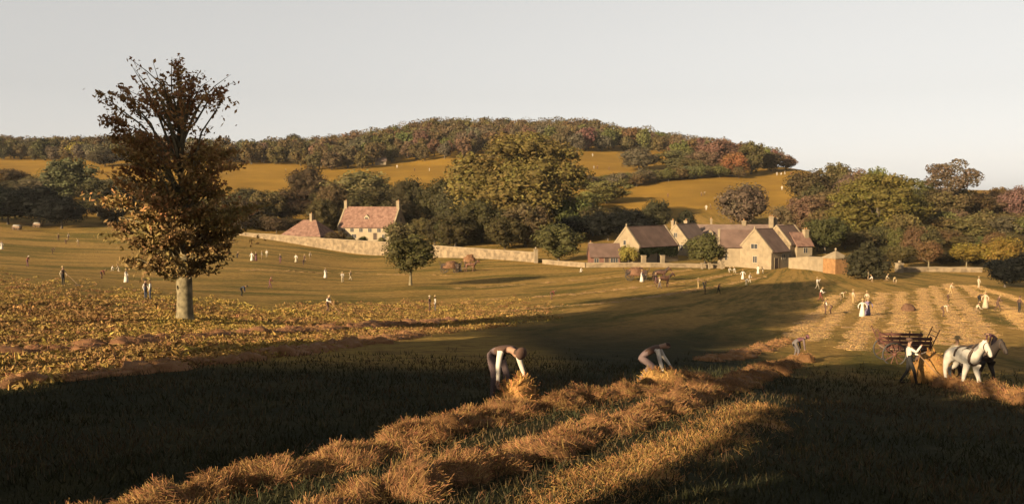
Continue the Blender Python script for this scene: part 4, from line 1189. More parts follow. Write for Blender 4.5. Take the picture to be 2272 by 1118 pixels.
shade_tree('tallest tree of the row beside the hayfield, beyond the bronze tree', [(-64, 18.5 - 9 * TAN, 6.5, 7.5, 4), (-58, 16.0 - 9 * TAN, 6, 6.0, 4)], (-62, 4), 1)
shade_tree('second tree of the row beside the hayfield', [(-51, 12.4 - 5 * TAN, 8, 5.0, 0)], (-51, 0), 2)
shade_tree('middling tree of the row beside the hayfield', [(-42, 8.2, 8, 4.8, -5)], (-42, -5), 3)
shade_tree('low spreading tree of the row beside the hayfield', [(-33, 4.0, 7, 4.0, -5)], (-33, -5), 4)
shade_tree('smallest tree of the row beside the hayfield', [(-24, 1.5, 6.5, 3.4, -5), (-18.0, -0.7, 4.6, 2.8, -5), (-14.6, -1.7, 3.0, 2.0, -5)], (-22, -5), 5)
shade_tree('spreading tree on the near edge of the hayfield', [(-2.9, 2.6, 3.3, 2.7, -10), (-5.6, 3.3, 1.9, 1.2, -10), (-7.9, 3.7, 2.3, 0.85, -10), (-12.0, 4.75, 2.8, 0.7, -10), (-15.8, 5.9, 2.3, 0.55, -10), (-13.8, 9.0, 3.3, 1.7, -10), (2.6, 1.8, 4.0, 3.0, -10)], (-7, -10), 6)
# ---------------------------------------------------------------- hay: windrows, loose straw, rough grass
M['hay'] = leaf_mat('hay', 0.12)
ICO = None
def _sphere(sub=2):
    bm = bmesh.new(); bmesh.ops.create_icosphere(bm, subdivisions=sub, radius=1.0)
    v = np.array([p.co[:] for p in bm.verts]); f = np.array([[q.index for q in p.verts] for p in bm.faces]); bm.free()
    return v, f
SPH, SPH1 = _sphere(3), _sphere(2)

def strands(pos, nrm, tang, length, width, r, lift=0.22):
    """thin bent straws lying on a surface"""
    n = len(pos)
    d = tang + r.normal(0, 0.75, (n, 3)); d += nrm * (r.random((n, 1)) * lift * 2 - lift * 0.6)
    d /= np.linalg.norm(d, axis=1)[:, None] + 1e-9
    w = np.cross(d, nrm + r.normal(0, 0.5, (n, 3))); w /= np.linalg.norm(w, axis=1)[:, None] + 1e-9
    L = length * r.uniform(0.5, 1.3, (n, 1)); W = width * r.uniform(0.6, 1.3, (n, 1))
    a, c = pos - d * L * 0.4, pos + d * L * 0.6 - nrm * L * 0.15
    V = np.stack([a - w * W, a + w * W, c + w * W * 0.5, c - w * W * 0.5], 1).reshape(-1, 3)
    return V, np.arange(n * 4).reshape(-1, 4)

def windrow(label, pts, width, height, seed, straw=8000, sl=0.30, sw=0.010, step=0.42, color=(0.185, 0.100, 0.038), gap=0.12, name='hay_row', lumpy=1.0, cat='hay row', group=None, px=True):
    r = rng(seed)
    W = np.array([at(*p)[:2] if px else p for p in pts], float)
    seg = np.linalg.norm(np.diff(W, axis=0), axis=1); cum = np.concatenate([[0], np.cumsum(seg)])
    t = 0.0
    V, Fc, PP, NN, TT, A1, A2 = [], [], [], [], [], [], []
    n0 = 0
    sv, sf = SPH if step < 0.6 else SPH1
    while t < cum[-1]:
        k = min(np.searchsorted(cum, t, 'right') - 1, len(seg) - 1)
        f = (t - cum[k]) / max(seg[k], 1e-6)
        c = W[k] * (1 - f) + W[k + 1] * f
        d = (W[k + 1] - W[k]) / max(seg[k], 1e-6); nn = np.array([-d[1], d[0]])
        big = r.random()
        if big > gap:
            for q in range(1 if big < 0.6 else 2):
                e = c + nn * r.normal(0, width * 0.20) + d * r.uniform(-0.2, 0.2)
                a, b, h = width * r.uniform(0.26, 0.55), width * r.uniform(0.24, 0.44), height * r.uniform(0.45, 1.15) * (0.6 + 0.4 * lumpy * r.random())
                g = float(gzt(e[0], e[1]))
                ph = r.uniform(0, 6.28)
                u = d * math.cos(ph) + nn * math.sin(ph); w = np.array([-u[1], u[0]])
                no = 0.50 + 0.95 * fbm(sv[:, 0] * 2.3 + t, sv[:, 1] * 2.3, sv[:, 2] * 2.3, 3, seed)
                s3 = sv * no[:, None]
                v = np.empty_like(sv)
                v[:, :2] = e + s3[:, :1] * a * u + s3[:, 1:2] * b * w
                v[:, 2] = g - 0.05 + np.maximum(s3[:, 2], -0.3) * h
                V.append(v); Fc.append(sf + n0); n0 += len(v)
                A1.append(np.full(len(v), 0.42)); A2.append(np.full(len(v), 0.0 if step < 0.4 else 0.3))  # near-row lumps coloured darkest to paint shaded gaps between the straws
                m = max(2, int(straw * step / cum[-1] / 1.4 * (np.clip(19.0 / e[1], 0.7, 2.4) if e[1] < 45 else 1.0)))
                ii = r.integers(0, len(v), m * 2); ii = ii[sv[ii, 2] > -0.15][:m]
                nr = np.stack([sv[ii, 0] * u[0] + sv[ii, 1] * w[0], sv[ii, 0] * u[1] + sv[ii, 1] * w[1], sv[ii, 2] * 1.3], 1)
                nr /= np.linalg.norm(nr, axis=1)[:, None] + 1e-9
                comb = np.array([math.cos(ph * 2.3), math.sin(ph * 2.3), -0.5])      # straws of one forkful lie together
                PP.append(v[ii] + r.normal(0, 0.03, (len(ii), 3))); NN.append(nr); TT.append(np.tile(comb * 1.3, (len(ii), 1)))
        # loose straw beside the row
        m = max(1, int(straw * 0.05 * step / cum[-1]))
        e = c + nn * r.normal(0, width * 0.45, (m, 1)) + d * r.uniform(-0.3, 0.3, (m, 1))
        PP.append(np.column_stack([e, gzt(e[:, 0], e[:, 1]) + 0.03])); NN.append(np.tile([0, 0, 1.0], (m, 1))); TT.append(np.tile([d[0], d[1], 0], (m, 1)))
        t += step * r.uniform(0.7, 1.3)
    PP, NN, TT = np.vstack(PP), np.vstack(NN), np.vstack(TT)
    Vs, Qs = strands(PP, NN, TT, sl, sw, r)
    ns = len(PP)
    me = mesh_np('hay_row', np.vstack([np.vstack(V), Vs]), [np.vstack(Fc), Qs + n0],
                 {'tint': np.concatenate([np.concatenate(A1), np.repeat(r.random(ns), 4)]), 'val': np.concatenate([np.concatenate(A2), np.repeat(0.15 + 0.85 * r.random(ns), 4)])}, smooth=False)
    o = obj(name, me, M['hay']); o.color = (*color, 1)
    p0 = Vector(on(*W[0]))
    me.transform(Matrix.Translation(-p0)); o.location = p0
    return tag(o, label, cat, group)

windrow('lumpy hay row where the two stooping workers gather hay', [(-60, 1250), (120, 1185), (300, 1135), (500, 1088), (700, 1042), (880, 992), (1000, 955), (1100, 926), (1200, 906), (1330, 888), (1420, 872), (1510, 856), (1560, 848)], 0.92, 0.36, 1, 150000, 0.22, 0.0032, step=0.28, gap=0.14)
windrow('second lumpy hay row, running parallel on the near side', [(700, 1180), (800, 1122), (900, 1095), (1010, 1070), (1120, 1035), (1230, 995), (1330, 960), (1420, 930), (1500, 900), (1580, 872), (1640, 852), (1690, 832), (1735, 815), (1775, 797)], 0.95, 0.40, 2, 150000, 0.22, 0.0032, step=0.28, gap=0.16)
windrow('thin scattered hay streak along the edge of the near shadow', [(1180, 1180), (1330, 1100), (1450, 1040), (1540, 990), (1620, 940), (1690, 900)], 1.3, 0.05, 3, 30000, 0.24, 0.0035, step=0.5, color=(0.22, 0.125, 0.042))
windrow('rust brown hay row at the foot of the rough bank', [(-120, 868), (0, 852), (180, 838), (330, 826), (500, 803), (640, 785), (800, 762), (930, 742)], 1.6, 0.42, 4, 46000, 0.30, 0.006, step=0.5, color=(0.20, 0.108, 0.046))
windrow('brown hay row below the bronze tree', [(-100, 800), (60, 785), (250, 768), (420, 752), (560, 742), (700, 733), (860, 722), (1000, 712)], 1.7, 0.40, 5, 46000, 0.30, 0.006, step=0.5, color=(0.19, 0.10, 0.045))
windrow('hay row ending beside the hay wagon and horses', [(2080, 850), (2140, 862), (2200, 876), (2272, 893), (2360, 915)], 1.2, 0.45, 6, 20000, 0.3, 0.005, step=0.4)
windrow('short hay row beyond the plum-clad worker', [(1560, 800), (1640, 790), (1700, 772), (1745, 755)], 1.2, 0.3, 7, 8000, 0.3, 0.006, step=0.5)
FAR = [[(2070, 634), (2112, 698), (2150, 765)], [(2104, 630), (2150, 690), (2192, 748)], [(2140, 634), (2195, 668), (2290, 706)], [(2162, 634), (2290, 674)], [(2048, 640), (2056, 700), (2082, 765)], [(2002, 648), (2000, 700), (1992, 765)],
       [(1962, 650), (1932, 708), (1884, 778)], [(1905, 650), (1856, 700), (1800, 758)], [(1856, 655), (1806, 706), (1760, 748)], [(2230, 690), (2290, 735)]]
for k, p in enumerate(FAR):
    windrow(['pale hay row of the striped field with the haycock on its upper side', 'pale hay row passing the stooping tan figure in the striped field', 'pale hay row under the feet of the woman in pale dress', 'pale hay row skirting the black bush', 'pale hay row just right of the brown haycock', 'pale hay row just left of the brown haycock', 'pale hay row passing the woman in lilac dress', 'pale hay row passing the man in cream shirt', 'pale hay row beginning at the tip of the long shadow', 'short pale hay row below the black bush'][k], p, 1.5, 0.13, 20 + k, 20000, 0.22, 0.0055, step=0.42, color=(0.30, 0.19, 0.072), gap=0.02, group='hay rows of the striped field')
for k, p in enumerate([[(1010, 640), (1200, 628), (1400, 612), (1540, 598)], [(1040, 668), (1250, 655), (1500, 628), (1640, 606)], [(1120, 690), (1350, 672), (1560, 640), (1700, 612)], [(540, 600), (800, 606), (1000, 612)]]):
    windrow(['faint hay row below the lone round tree\'s shadow', 'faint hay row curving towards the manor wagon', 'faint hay row on the rim of the long shadow', 'faint hay row among the haymakers under the garden wall'][k], p, 1.6, 0.14, 40 + k, 7000, 0.25, 0.007, step=0.8, color=(0.25, 0.155, 0.055), gap=0.2, group='hay rows of the middle field')

def hay_heap(label, p, rad, h, seed, name='hay_heap', color=(0.25, 0.13, 0.045), straw=900):
    r = rng(seed)
    sv, sf = SPH
    no = 0.5 + 0.95 * fbm(sv[:, 0] * 2.4 + seed, sv[:, 1] * 2.4, sv[:, 2] * 2.4, 4, seed)
    v = sv * no[:, None] * np.array([rad, rad, h]); v[:, 2] = np.maximum(v[:, 2], -0.1)
    ii = r.integers(0, len(v), straw); ii = ii[sv[ii, 2] > -0.05]
    Vs, Qs = strands(v[ii], sv[ii], np.tile([0.3, 0.2, -1.0], (len(ii), 1)), 0.35 * max(1, rad), 0.006 * max(1, rad), r)
    me = mesh_np('hay_heap', np.vstack([v, Vs]), [sf, Qs + len(v)], {'tint': np.concatenate([np.full(len(v), 0.5), np.repeat(r.random(len(ii)), 4)]), 'val': np.concatenate([np.full(len(v), 0.2), np.repeat(r.random(len(ii)), 4)])})
    o = obj(name, me, M['hay']); o.location = tuple(p); o.color = (*color, 1)
    return tag(o, label, 'hay heap')
hay_heap('tawny hay armful lifted by the worker in white sleeves', at(1150, 896) + np.array([0, -0.1, 0]), 0.42, 0.62, 60, color=(0.30, 0.16, 0.05), straw=1600)
hay_heap('tawny hay armful at the feet of the worker in brown waistcoat', at(1462, 856) + np.array([0, -0.15, 0]), 0.62, 0.48, 61, color=(0.28, 0.16, 0.05), straw=1600)
hay_heap('tan haycock standing against the long garden wall', at(1042, 580), 1.2, 1.3, 62, color=(0.20, 0.105, 0.05), straw=2500)
hay_heap('brown haycock in the striped field below the orchard', at(2015, 690), 0.6, 0.75, 63, color=(0.13, 0.07, 0.04), straw=500)
hay_heap('tawny haycock between the white horse and the worker with a fork', at(2072, 848), 0.75, 0.95, 64, color=(0.28, 0.15, 0.045), straw=1500)

# rough tussocks and bracken on the bank, too many to count
def tussocks():
    r = rng(9)
    LO = np.array([(-700, 905), (0, 860), (300, 826), (700, 778), (900, 748), (1100, 728), (1300, 700)], float); HI = np.array([(-700, 590), (0, 606), (200, 632), (420, 662), (600, 682), (760, 684), (1000, 684), (1300, 660)], float)
    P = []
    n = 18000
    pxs = r.uniform(-450, 1300, n * 2)
    lo, hi = np.interp(pxs, LO[:, 0], LO[:, 1]), np.interp(pxs, HI[:, 0], HI[:, 1]) - 22 * vnoise(pxs * 0.03, 0, 0, 6) + 18 * r.random(n * 2) ** 3
    f = r.random(n * 2)
    # denser where the bank is near: equal area on the ground
    pys = hi + (lo - hi) * f ** 0.75
    clump = vnoise(pxs * 0.02, pys * 0.06, 0, 4)
    keep = r.random(n * 2) < (0.25 + 0.9 * clump) * (1 - sstep(820, 1280, pxs))
    pxs, pys = pxs[keep][:n], pys[keep][:n]
    rr = np.array([ray(a, b) for a, b in zip(pxs, pys)])
    # intersect with the ground by stepping all rays together
    Y = np.full(len(pxs), 20.0)
    hit = np.zeros(len(pxs), bool); best = Y.copy()
    while not hit.all() and Y[0] < 130:
        t = Y / rr[:, 1]
        below = (rr[:, 2] * t + CZ <= gzt(rr[:, 0] * t, Y)) & ~hit
        best[below] = Y[below]; hit |= below
        Y = Y + 0.25
    t = best / rr[:, 1]
    X, Yv = rr[hit, 0] * t[hit], best[hit]
    X = X + r.normal(0, 0.3, len(X)); Yv = Yv + r.normal(0, 0.3, len(X))
    Z = gzt(X, Yv)
    m = 15
    n = len(X)
    size = r.uniform(0.14, 0.34, n) * np.where(r.random(n) < 0.12, 1.5, 1.0)
    d = r.normal(0, 1, (n, m, 3)); d[..., 2] = np.abs(d[..., 2]) + 0.15; d /= np.linalg.norm(d, axis=2)[..., None]
    pos = np.stack([X, Yv, Z], 1)[:, None] + d * size[:, None, None] * np.array([1.7, 1.5, 0.5]) * r.uniform(0.35, 1.0, (n, m, 1))
    V, Q = cards(pos.reshape(-1, 3), d.reshape(-1, 3), np.repeat(size * 0.19, m), r, 1.9)
    kind = np.clip(fbm(X * 0.11, Yv * 0.11, 0, 3, 13) + r.normal(0, 0.16, n), 0, 1)
    sel = np.repeat(np.where(kind < 0.43, 0, np.where(kind < 0.62, 1, 2)), m)
    val = r.random(n)[:, None] * 0.5 + r.random((n, m)) * 0.5
    tint = r.random(n)[:, None] * 0.6 + r.random((n, m)) * 0.4
    Vq = V.reshape(-1, 4, 3)
    for k, (nm, colr, lab) in enumerate((('bracken', (0.155, 0.088, 0.032), 'rust brown bracken tufts on the rough bank'), ('dry_grass', (0.20, 0.128, 0.036), 'tawny dry grass tufts on the rough bank'), ('weeds', (0.21, 0.142, 0.034), 'yellow-green weeds on the rough bank'))):
        mk = sel == k
        v = Vq[mk].reshape(-1, 3)
        o = obj(nm, mesh_np(nm, v, np.arange(len(v)).reshape(-1, 4), {'tint': np.repeat(tint.ravel()[mk], 4), 'val': np.repeat(val.ravel()[mk], 4)}), M['hay'])
        o.color = (*colr, 1)
        tag(o, lab, 'grass', kind='stuff')
tussocks()

# short stubble and grass in the near field
def near_grass():
    r = rng(12)
    n = 110000
    Y = 8.5 + 50 * r.random(n) ** 1.9
    X = r.uniform(-0.62, 0.62, n) * Y + r.normal(0, 0.4, n)
    dens = fbm(X * 0.7, Y * 0.7, 0, 3, 31) - 1.2 * sstep(24, 52, Y)
    k = r.random(n) < 0.15 + 1.1 * dens
    X, Y = X[k], Y[k]; n = len(X)
    pos = np.stack([X, Y, gzt(X, Y)], 1)
    d = r.normal(0, 0.45, (n, 3)); d[:, 2] = 1; d /= np.linalg.norm(d, axis=1)[:, None]
    w = np.cross(d, r.normal(0, 1, (n, 3))); w /= np.linalg.norm(w, axis=1)[:, None]
    L = (r.uniform(0.05, 0.15, n) * (1 + Y / 60))[:, None]; W = (0.006 + Y * 0.00035)[:, None]
    V = np.stack([pos - w * W, pos + w * W, pos + d * L], 1).reshape(-1, 3)
    hayish = fbm(X * 0.25, Y * 0.25, 0, 3, 33) + r.normal(0, 0.12, n)
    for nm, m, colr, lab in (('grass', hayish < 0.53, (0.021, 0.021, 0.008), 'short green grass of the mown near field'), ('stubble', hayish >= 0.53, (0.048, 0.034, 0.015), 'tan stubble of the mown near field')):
        v = V.reshape(-1, 3, 3)[m].reshape(-1, 3)
        q = len(v) // 3
        o = obj(nm, mesh_np(nm, v, np.arange(len(v)).reshape(-1, 3), {'tint': np.repeat(r.random(q), 3), 'val': np.repeat(r.random(q), 3)}), M['hay'])
        o.color = (*colr, 1); tag(o, lab, 'grass', kind='stuff')
near_grass()
# ---------------------------------------------------------------- people
CL = {k: simple_mat('cloth_' + k, c, 0.9, 0.15, 6.0) for k, c in {
 'white': (0.36, 0.32, 0.27), 'cream': (0.26, 0.21, 0.14), 'brown': (0.062, 0.034, 0.024), 'tan': (0.13, 0.085, 0.045), 'grey': (0.085, 0.072, 0.068), 'black': (0.014, 0.013, 0.013), 'navy': (0.030, 0.034, 0.050),
 'plum': (0.080, 0.034, 0.040), 'red': (0.10, 0.030, 0.022), 'mauve': (0.092, 0.064, 0.062), 'lilac': (0.12, 0.095, 0.15), 'straw': (0.22, 0.15, 0.065), 'boots': (0.022, 0.016, 0.012)}.items()}
CL['skin'] = simple_mat('skin', (0.20, 0.115, 0.075), 0.6, 0.06, 8.0)
CL['hair'] = simple_mat('hair', (0.035, 0.020, 0.012), 0.7, 0.2, 20.0)
def _hat():
    return MB().lathe([(0.19, 0.0), (0.195, 0.012), (0.105, 0.025), (0.10, 0.08), (0.085, 0.115), (0.03, 0.13)], 14).mesh('hat', True)
def _cap():
    return MB().lathe([(0.105, -0.01), (0.122, 0.03), (0.10, 0.065), (0.03, 0.08)], 14).mesh('cap', True)
def _skirt():
    return MB().lathe([(0.135, 1.03), (0.16, 0.92), (0.21, 0.62), (0.265, 0.30), (0.31, 0.05), (0.29, 0.05), (0.12, 1.0)], 16).mesh('skirt', True)
HATM, CAPM, SKIRT = _hat(), _cap(), _skirt()
def slot(o, i, mat):
    o.material_slots[i].link = 'OBJECT'; o.material_slots[i].material = mat
HEADS = {'stand': ((0.02, 0, 1.66), 0), 'walk': ((0.10, 0, 1.65), 0.08), 'rake': ((0.25, 0, 1.57), 0.3), 'bend': ((0.62, 0, 1.11), 1.2), 'fork': ((-0.02, 0, 1.66), 0), 'kneel': ((0.30, 0, 1.13), 0.45)}

def tool(kind, root_loc, rz, label, tilt=0.9, grip=(0.35, 0, 0.95), group='hay tools'):
    """a long-handled hay rake or fork, its own thing, held at the grip"""
    root = empty('hay_' + kind, root_loc, rz); tag(root, label, kind, group)
    d = Vector((math.sin(tilt), 0, -math.cos(tilt)))
    g = Vector(grip)
    t = g.z / max(0.05, -d.z) if d.z < 0 else 0.9
    tip = g + d * (t - 0.04)
    mb = MB(); mb.tube([g - d * 0.65, tip], 0.016, 6); mb.build('handle', M['wood'], root)
    hm, tn = MB(), MB()
    if kind == 'rake':
        hm.box(tip.x - 0.02, -0.33, tip.z, tip.x + 0.02, 0.33, tip.z + 0.04)
        for k in range(9): tn.box(tip.x - 0.008, -0.30 + 0.075 * k - 0.006, tip.z - 0.09, tip.x + 0.008, -0.30 + 0.075 * k + 0.006, tip.z)
    else:
        hm.box(tip.x - 0.02, -0.09, tip.z - 0.015, tip.x + 0.02, 0.09, tip.z + 0.015)
        for k in (-1, 1): tn.tube([tip + Vector((0, 0.08 * k, 0)), tip + d * 0.16 + Vector((0, 0.07 * k, 0)), tip + d * 0.30 + Vector((0, 0.06 * k, 0.03))], [0.010, 0.009, 0.004], 5)
    hm.build('head', M['wood'], root); tn.build('tines', M['iron'], root)
    return root

def person(px, py, pose, face, label, top='white', bottom='brown', sleeve=None, hat='hat', hatc='straw', dress=False, h=1.0, group='haymakers', held=None, p=None):
    """face: compass heading in degrees, 0 = away from the camera, 90 = to the right"""
    p = at(px, py) if p is None else np.array(p)
    rz = math.radians(90 - face)
    root = empty('person', tuple(p), rz); tag(root, label, 'person', group)
    h *= 0.93
    root.scale = (h, h, h)
    b = obj('body', POSE[pose], None, root)
    for i, m in enumerate((CL['skin'], CL[top], CL[top] if dress else CL[bottom], CL['boots'], CL['hair'], CL[sleeve or top])): slot(b, i, m)
    if dress:
        s = obj('skirt', SKIRT, None, root)
        if not SKIRT.materials: SKIRT.materials.append(None)
        slot(s, 0, CL[bottom])
    if hat:
        me = HATM if hat == 'hat' else CAPM
        if not me.materials: me.materials.append(None)
        k = obj(hat, me, None, root); slot(k, 0, CL[hatc])
        loc, til = HEADS[pose]
        k.location = loc; k.rotation_euler = (0, til, 0)
    if held:
        tool(held[0], tuple(p), rz, held[1], tilt=0.85 if held[0] == 'rake' else 0.75, grip=(0.42 * h, 0, 1.02 * h) if pose != 'bend' else (0.6, 0, 0.6))
    return root

# the two workers near the camera
def field_worker(me, p, face, label, top, bottom, sleeve, hat, head, tilt, h=1.0):
    root = empty('person', tuple(p), math.radians(90 - face)); tag(root, label, 'person', 'haymakers'); root.scale = (h, h, h)
    b = obj('body', me, None, root)
    for i, m in enumerate((CL['skin'], CL[top], CL[bottom], CL['boots'], CL['hair'], CL[sleeve])): slot(b, i, m)
    if hat:
        k = obj('cap', CAPM, None, root); slot(k, 0, CL[hat]); k.location = head; k.rotation_euler = (0, tilt, 0)
    return root
if not CAPM.materials: CAPM.materials.append(None)
field_worker(FIELD_BEND, at(1106, 890), 142, 'bending man in white sleeves and brown waistcoat lifting hay', 'brown', 'mauve', 'white', 'brown', (0.66, 0, 1.00), 1.72, 1.2)
field_worker(FIELD_STOOP, at(1432, 853), 100, 'crouching man in brown waistcoat with pale rolled sleeves over hay', 'brown', 'mauve', 'white', None, (0, 0, 0), 0, 1.14)

P = person
# rough bank and left field
P(140, 632, 'stand', 100, 'dark-clad man with one pale sleeve shouldering a rake on the rough bank', 'brown', 'black', 'cream', held=('rake', 'rake held by the dark-clad man on the rough bank'))
P(323, 665, 'stand', 95, 'man in dark trousers standing left in the pair on the bank by the bronze trunk', 'brown', 'navy', 'white', hat='cap', hatc='black')
P(334, 666, 'stand', 250, 'man in pale shirt and navy trousers facing his fellow by the bronze trunk', 'white', 'navy')
P(280, 627, 'stand', 90, 'woman in a long white dress beyond the pair by the bronze trunk', 'white', 'white', dress=True)
P(225, 618, 'bend', 80, 'stooping worker in red brown, nearest the woman in long white', 'red', 'brown')
P(248, 602, 'kneel', 60, 'kneeling child in white among the far haymakers by the bronze trunk', 'white', 'cream', h=0.8)
P(264, 603, 'kneel', 270, 'kneeling woman in cream among the far haymakers by the bronze trunk', 'cream', 'cream', h=0.9)
P(283, 599, 'stand', 200, 'standing man in black beside the kneeling pair', 'black', 'black')
P(61, 592, 'rake', 100, 'worker in red with white headscarf raking below the black copse', 'red', 'plum', hat='cap', hatc='white')
P(116, 563, 'bend', 70, 'brown-clad worker bent double below the black copse', 'brown', 'brown', hat=None)
P(4, 554, 'stand', 90, 'lone figure in white walking the field edge', 'white', 'white', dress=True)
for px, py, po, c in ((130, 534, 'stand', 'tan'), (146, 542, 'bend', 'brown'), (152, 533, 'walk', 'cream')):
    P(px, py, po, 120, {'tan': 'man in tan in the trio under the grey-green tree', 'brown': 'bent brown figure of the trio under the grey-green tree', 'cream': 'striding figure in cream of the trio under the grey-green tree'}[c], c, 'brown')
P(174, 546, 'rake', 250, 'pale figure raking alone under the grey-green tree', 'cream', 'tan')
P(536, 657, 'bend', 85, 'dark blue-grey man bent double right of the bronze trunk', 'navy', 'black', hat='cap', hatc='black')
P(599, 641, 'rake', 80, 'red brown worker raking in the open field', 'red', 'plum', hat='cap', hatc='red')
# group under the garden wall, left
for px, py, po, t, b, dr, hh, lab in (
 (526, 572, 'kneel', 'black', 'black', False, 1.0, 'man in black kneeling near the end of the garden wall'),
 (559, 579, 'stand', 'white', 'white', True, 1.05, 'woman in bright white dress under the end of the garden wall'),
 (568, 579, 'stand', 'plum', 'plum', True, 1.0, 'woman in plum beside the bright white dress'),
 (581, 576, 'stand', 'cream', 'tan', False, 1.0, 'man in cream shirt beside the woman in plum'),
 (592, 571, 'walk', 'white', 'cream', False, 0.95, 'boy in white walking towards the garden wall'),
 (622, 584, 'stand', 'black', 'plum', False, 1.05, 'tall man in dark coat alone below the outbuilding'),
 (657, 582, 'stand', 'white', 'cream', True, 1.0, 'pale woman below the outbuilding, near the tall dark man'),
 (673, 588, 'bend', 'black', 'brown', False, 1.0, 'dark man bending below the outbuilding'),
 (676, 581, 'rake', 'tan', 'brown', False, 1.0, 'man in tan raking below the outbuilding'),
 (688, 576, 'walk', 'cream', 'tan', False, 1.0, 'man in cream walking off below the cottage'),
 (722, 617, 'stand', 'white', 'white', True, 1.0, 'woman in white dress raking between outbuilding and lone tree'),
 (760, 627, 'rake', 'white', 'cream', False, 1.05, 'man all in white raking near the lone round tree'),
 (777, 622, 'walk', 'cream', 'cream', False, 0.95, 'boy in cream following the man all in white')):
    P(px, py, po, 90 + (px % 7) * 20, lab, t, b, dress=dr, h=hh)
P(727, 694, 'rake', 120, 'man in white shirt and dark trousers raking at the edge of the rough grass', 'white', 'brown', held=('rake', 'rake of the man at the edge of the rough grass'))
P(953, 692, 'stand', 100, 'man in dark coat standing in a pair in mid field', 'black', 'brown', 'brown', hatc='cream')
P(966, 691, 'stand', 260, 'man in white shirt standing in a pair in mid field', 'white', 'grey')
P(1223, 664, 'bend', 80, 'red brown figure stooping in the empty middle field', 'red', 'brown', hat='cap', hatc='brown')
P(1021, 603, 'stand', 90, 'figure in white beside the wagon under the garden wall', 'white', 'white', dress=True, h=1.05)
P(1032, 596, 'fork', 70, 'man in brown pitching hay by the wagon under the garden wall', 'brown', 'brown')
P(1424, 626, 'stand', 120, 'figure in long white beside the wagon in front of the manor', 'white', 'white', dress=True, h=1.15)
P(1464, 640, 'walk', 250, 'man in pale grey leading horses in front of the manor', 'cream', 'grey')
P(1455, 630, 'fork', 90, 'dark man pitching hay in front of the manor', 'black', 'plum')
P(1288, 604, 'kneel', 100, 'small kneeling figure in white under the round green tree', 'white', 'white', h=0.8)
P(1549, 642, 'stand', 80, 'thin figure in tan standing by the mid-field shadow', 'tan', 'straw')
P(1561, 640, 'bend', 90, 'dark stooping figure next to the thin tan one', 'brown', 'black')
P(1564, 652, 'stand', 100, 'dark man half in the mid-field shadow', 'black', 'black', h=0.85)
P(1594, 652, 'rake', 70, 'dark man raking on the rim of the mid-field shadow', 'plum', 'black', h=0.9)
for px, py, po, lab in ((1648, 620, 'stand', 'figure in white standing before the low wing'), (1655, 634, 'bend', 'figure in white stooping at the rim of the shadow below the low wing'), (1663, 628, 'walk', 'figure in white walking below the gabled barn'), (1618, 606, 'kneel', 'figure in white sitting on the grass before the low wing'), (1631, 606, 'kneel', 'second sitter in white before the low wing, beside the barn corner'), (1682, 608, 'stand', 'figure in white standing right against the gabled barn'), (1693, 607, 'kneel', 'sitter in cream against the gabled barn')):
    P(px, py, po, (px * 7) % 360, lab, 'white' if px != 1693 else 'cream', 'white' if po == 'stand' else 'cream', dress=(po == 'stand'), h=0.95)
# right field
P(1813, 643, 'fork', 90, 'man in bright white shirt at the tip of the long shadow', 'white', 'cream', h=1.1)
P(1820, 668, 'rake', 100, 'man in white shirt and dark red trousers below the shadow tip', 'white', 'red', h=1.05)
P(1831, 698, 'stand', 95, 'man in straw hat and dark waistcoat in the pair below the shadow tip', 'brown', 'brown', 'white', h=0.95)
P(1843, 698, 'bend', 300, 'stooping man in tan in the pair below the shadow tip', 'tan', 'brown')
P(1865, 667, 'bend', 110, 'stooping woman in cream among the pale rows', 'cream', 'tan')
P(1892, 674, 'stand', 90, 'man in cream shirt standing among the pale rows', 'cream', 'straw')
P(1913, 703, 'stand', 180, 'woman in bright white dress nearest in the striped field', 'white', 'white', dress=True, h=1.0)
P(1925, 701, 'stand', 200, 'woman in lilac dress beside the bright white one', 'lilac', 'lilac', dress=True, h=1.0)
P(1923, 679, 'walk', 10, 'pale figure walking away behind the woman in lilac', 'cream', 'tan', h=1.0)
for px, py, po, lab in ((1926, 622, 'stand', 'pale man standing before the clipped yew cone'), (1936, 626, 'kneel', 'white-clad sitter at the foot of the clipped yew cone'), (1966, 624, 'kneel', 'cream-clad sitter at the foot of the clipped yew cone'), (1986, 632, 'bend', 'stooping pale figure beyond the clipped yew cone')):
    P(px, py, po, (px * 5) % 360, lab, 'white' if px == 1936 else 'cream', 'tan')
P(2092, 702, 'bend', 110, 'stooping figure in tan in the middle of the striped field', 'cream', 'brown')
P(2108, 655, 'rake', 100, 'pale figure raking high in the striped field', 'cream', 'straw')
P(2103, 668, 'bend', 80, 'brown figure stooping high in the striped field', 'tan', 'brown', h=0.8)
P(2171, 640, 'stand', 90, 'pale man standing by the black bush', 'cream', 'cream')
P(2186, 684, 'stand', 250, 'woman in pale dress on the bright row by the black bush', 'cream', 'cream', dress=True, h=1.05)
P(2172, 674, 'bend', 80, 'dark figure stooping beside the woman in pale dress', 'brown', 'black')
P(2166, 697, 'kneel', 90, 'cream kneeling figure below the woman in pale dress', 'cream', 'tan')
P(2213, 690, 'rake', 100, 'dark brown man raking below the black bush', 'brown', 'brown')
P(2261, 695, 'stand', 90, 'dark brown man standing below the black bush', 'brown', 'black', hat='cap', hatc='brown')
P(2204, 780, 'bend', 270, 'plum-clad worker stooping over the row beside the dark shade', 'plum', 'mauve', hat=None, h=1.0)
P(1766, 797, 'bend', 75, 'plum-clad worker stooping at the end of the lumpy row', 'plum', 'grey', 'mauve', hat='cap', hatc='plum', h=1.0)
P(2016, 852, 'fork', 100, 'man in white shirt and dark trousers with a fork by the horses', 'white', 'black', hat='cap', hatc='brown', held=('fork', 'long fork of the man in white shirt by the horses'))
P(2042, 842, 'bend', 90, 'man in white shirt bending over the haycock by the horses', 'white', 'brown', hat=None)
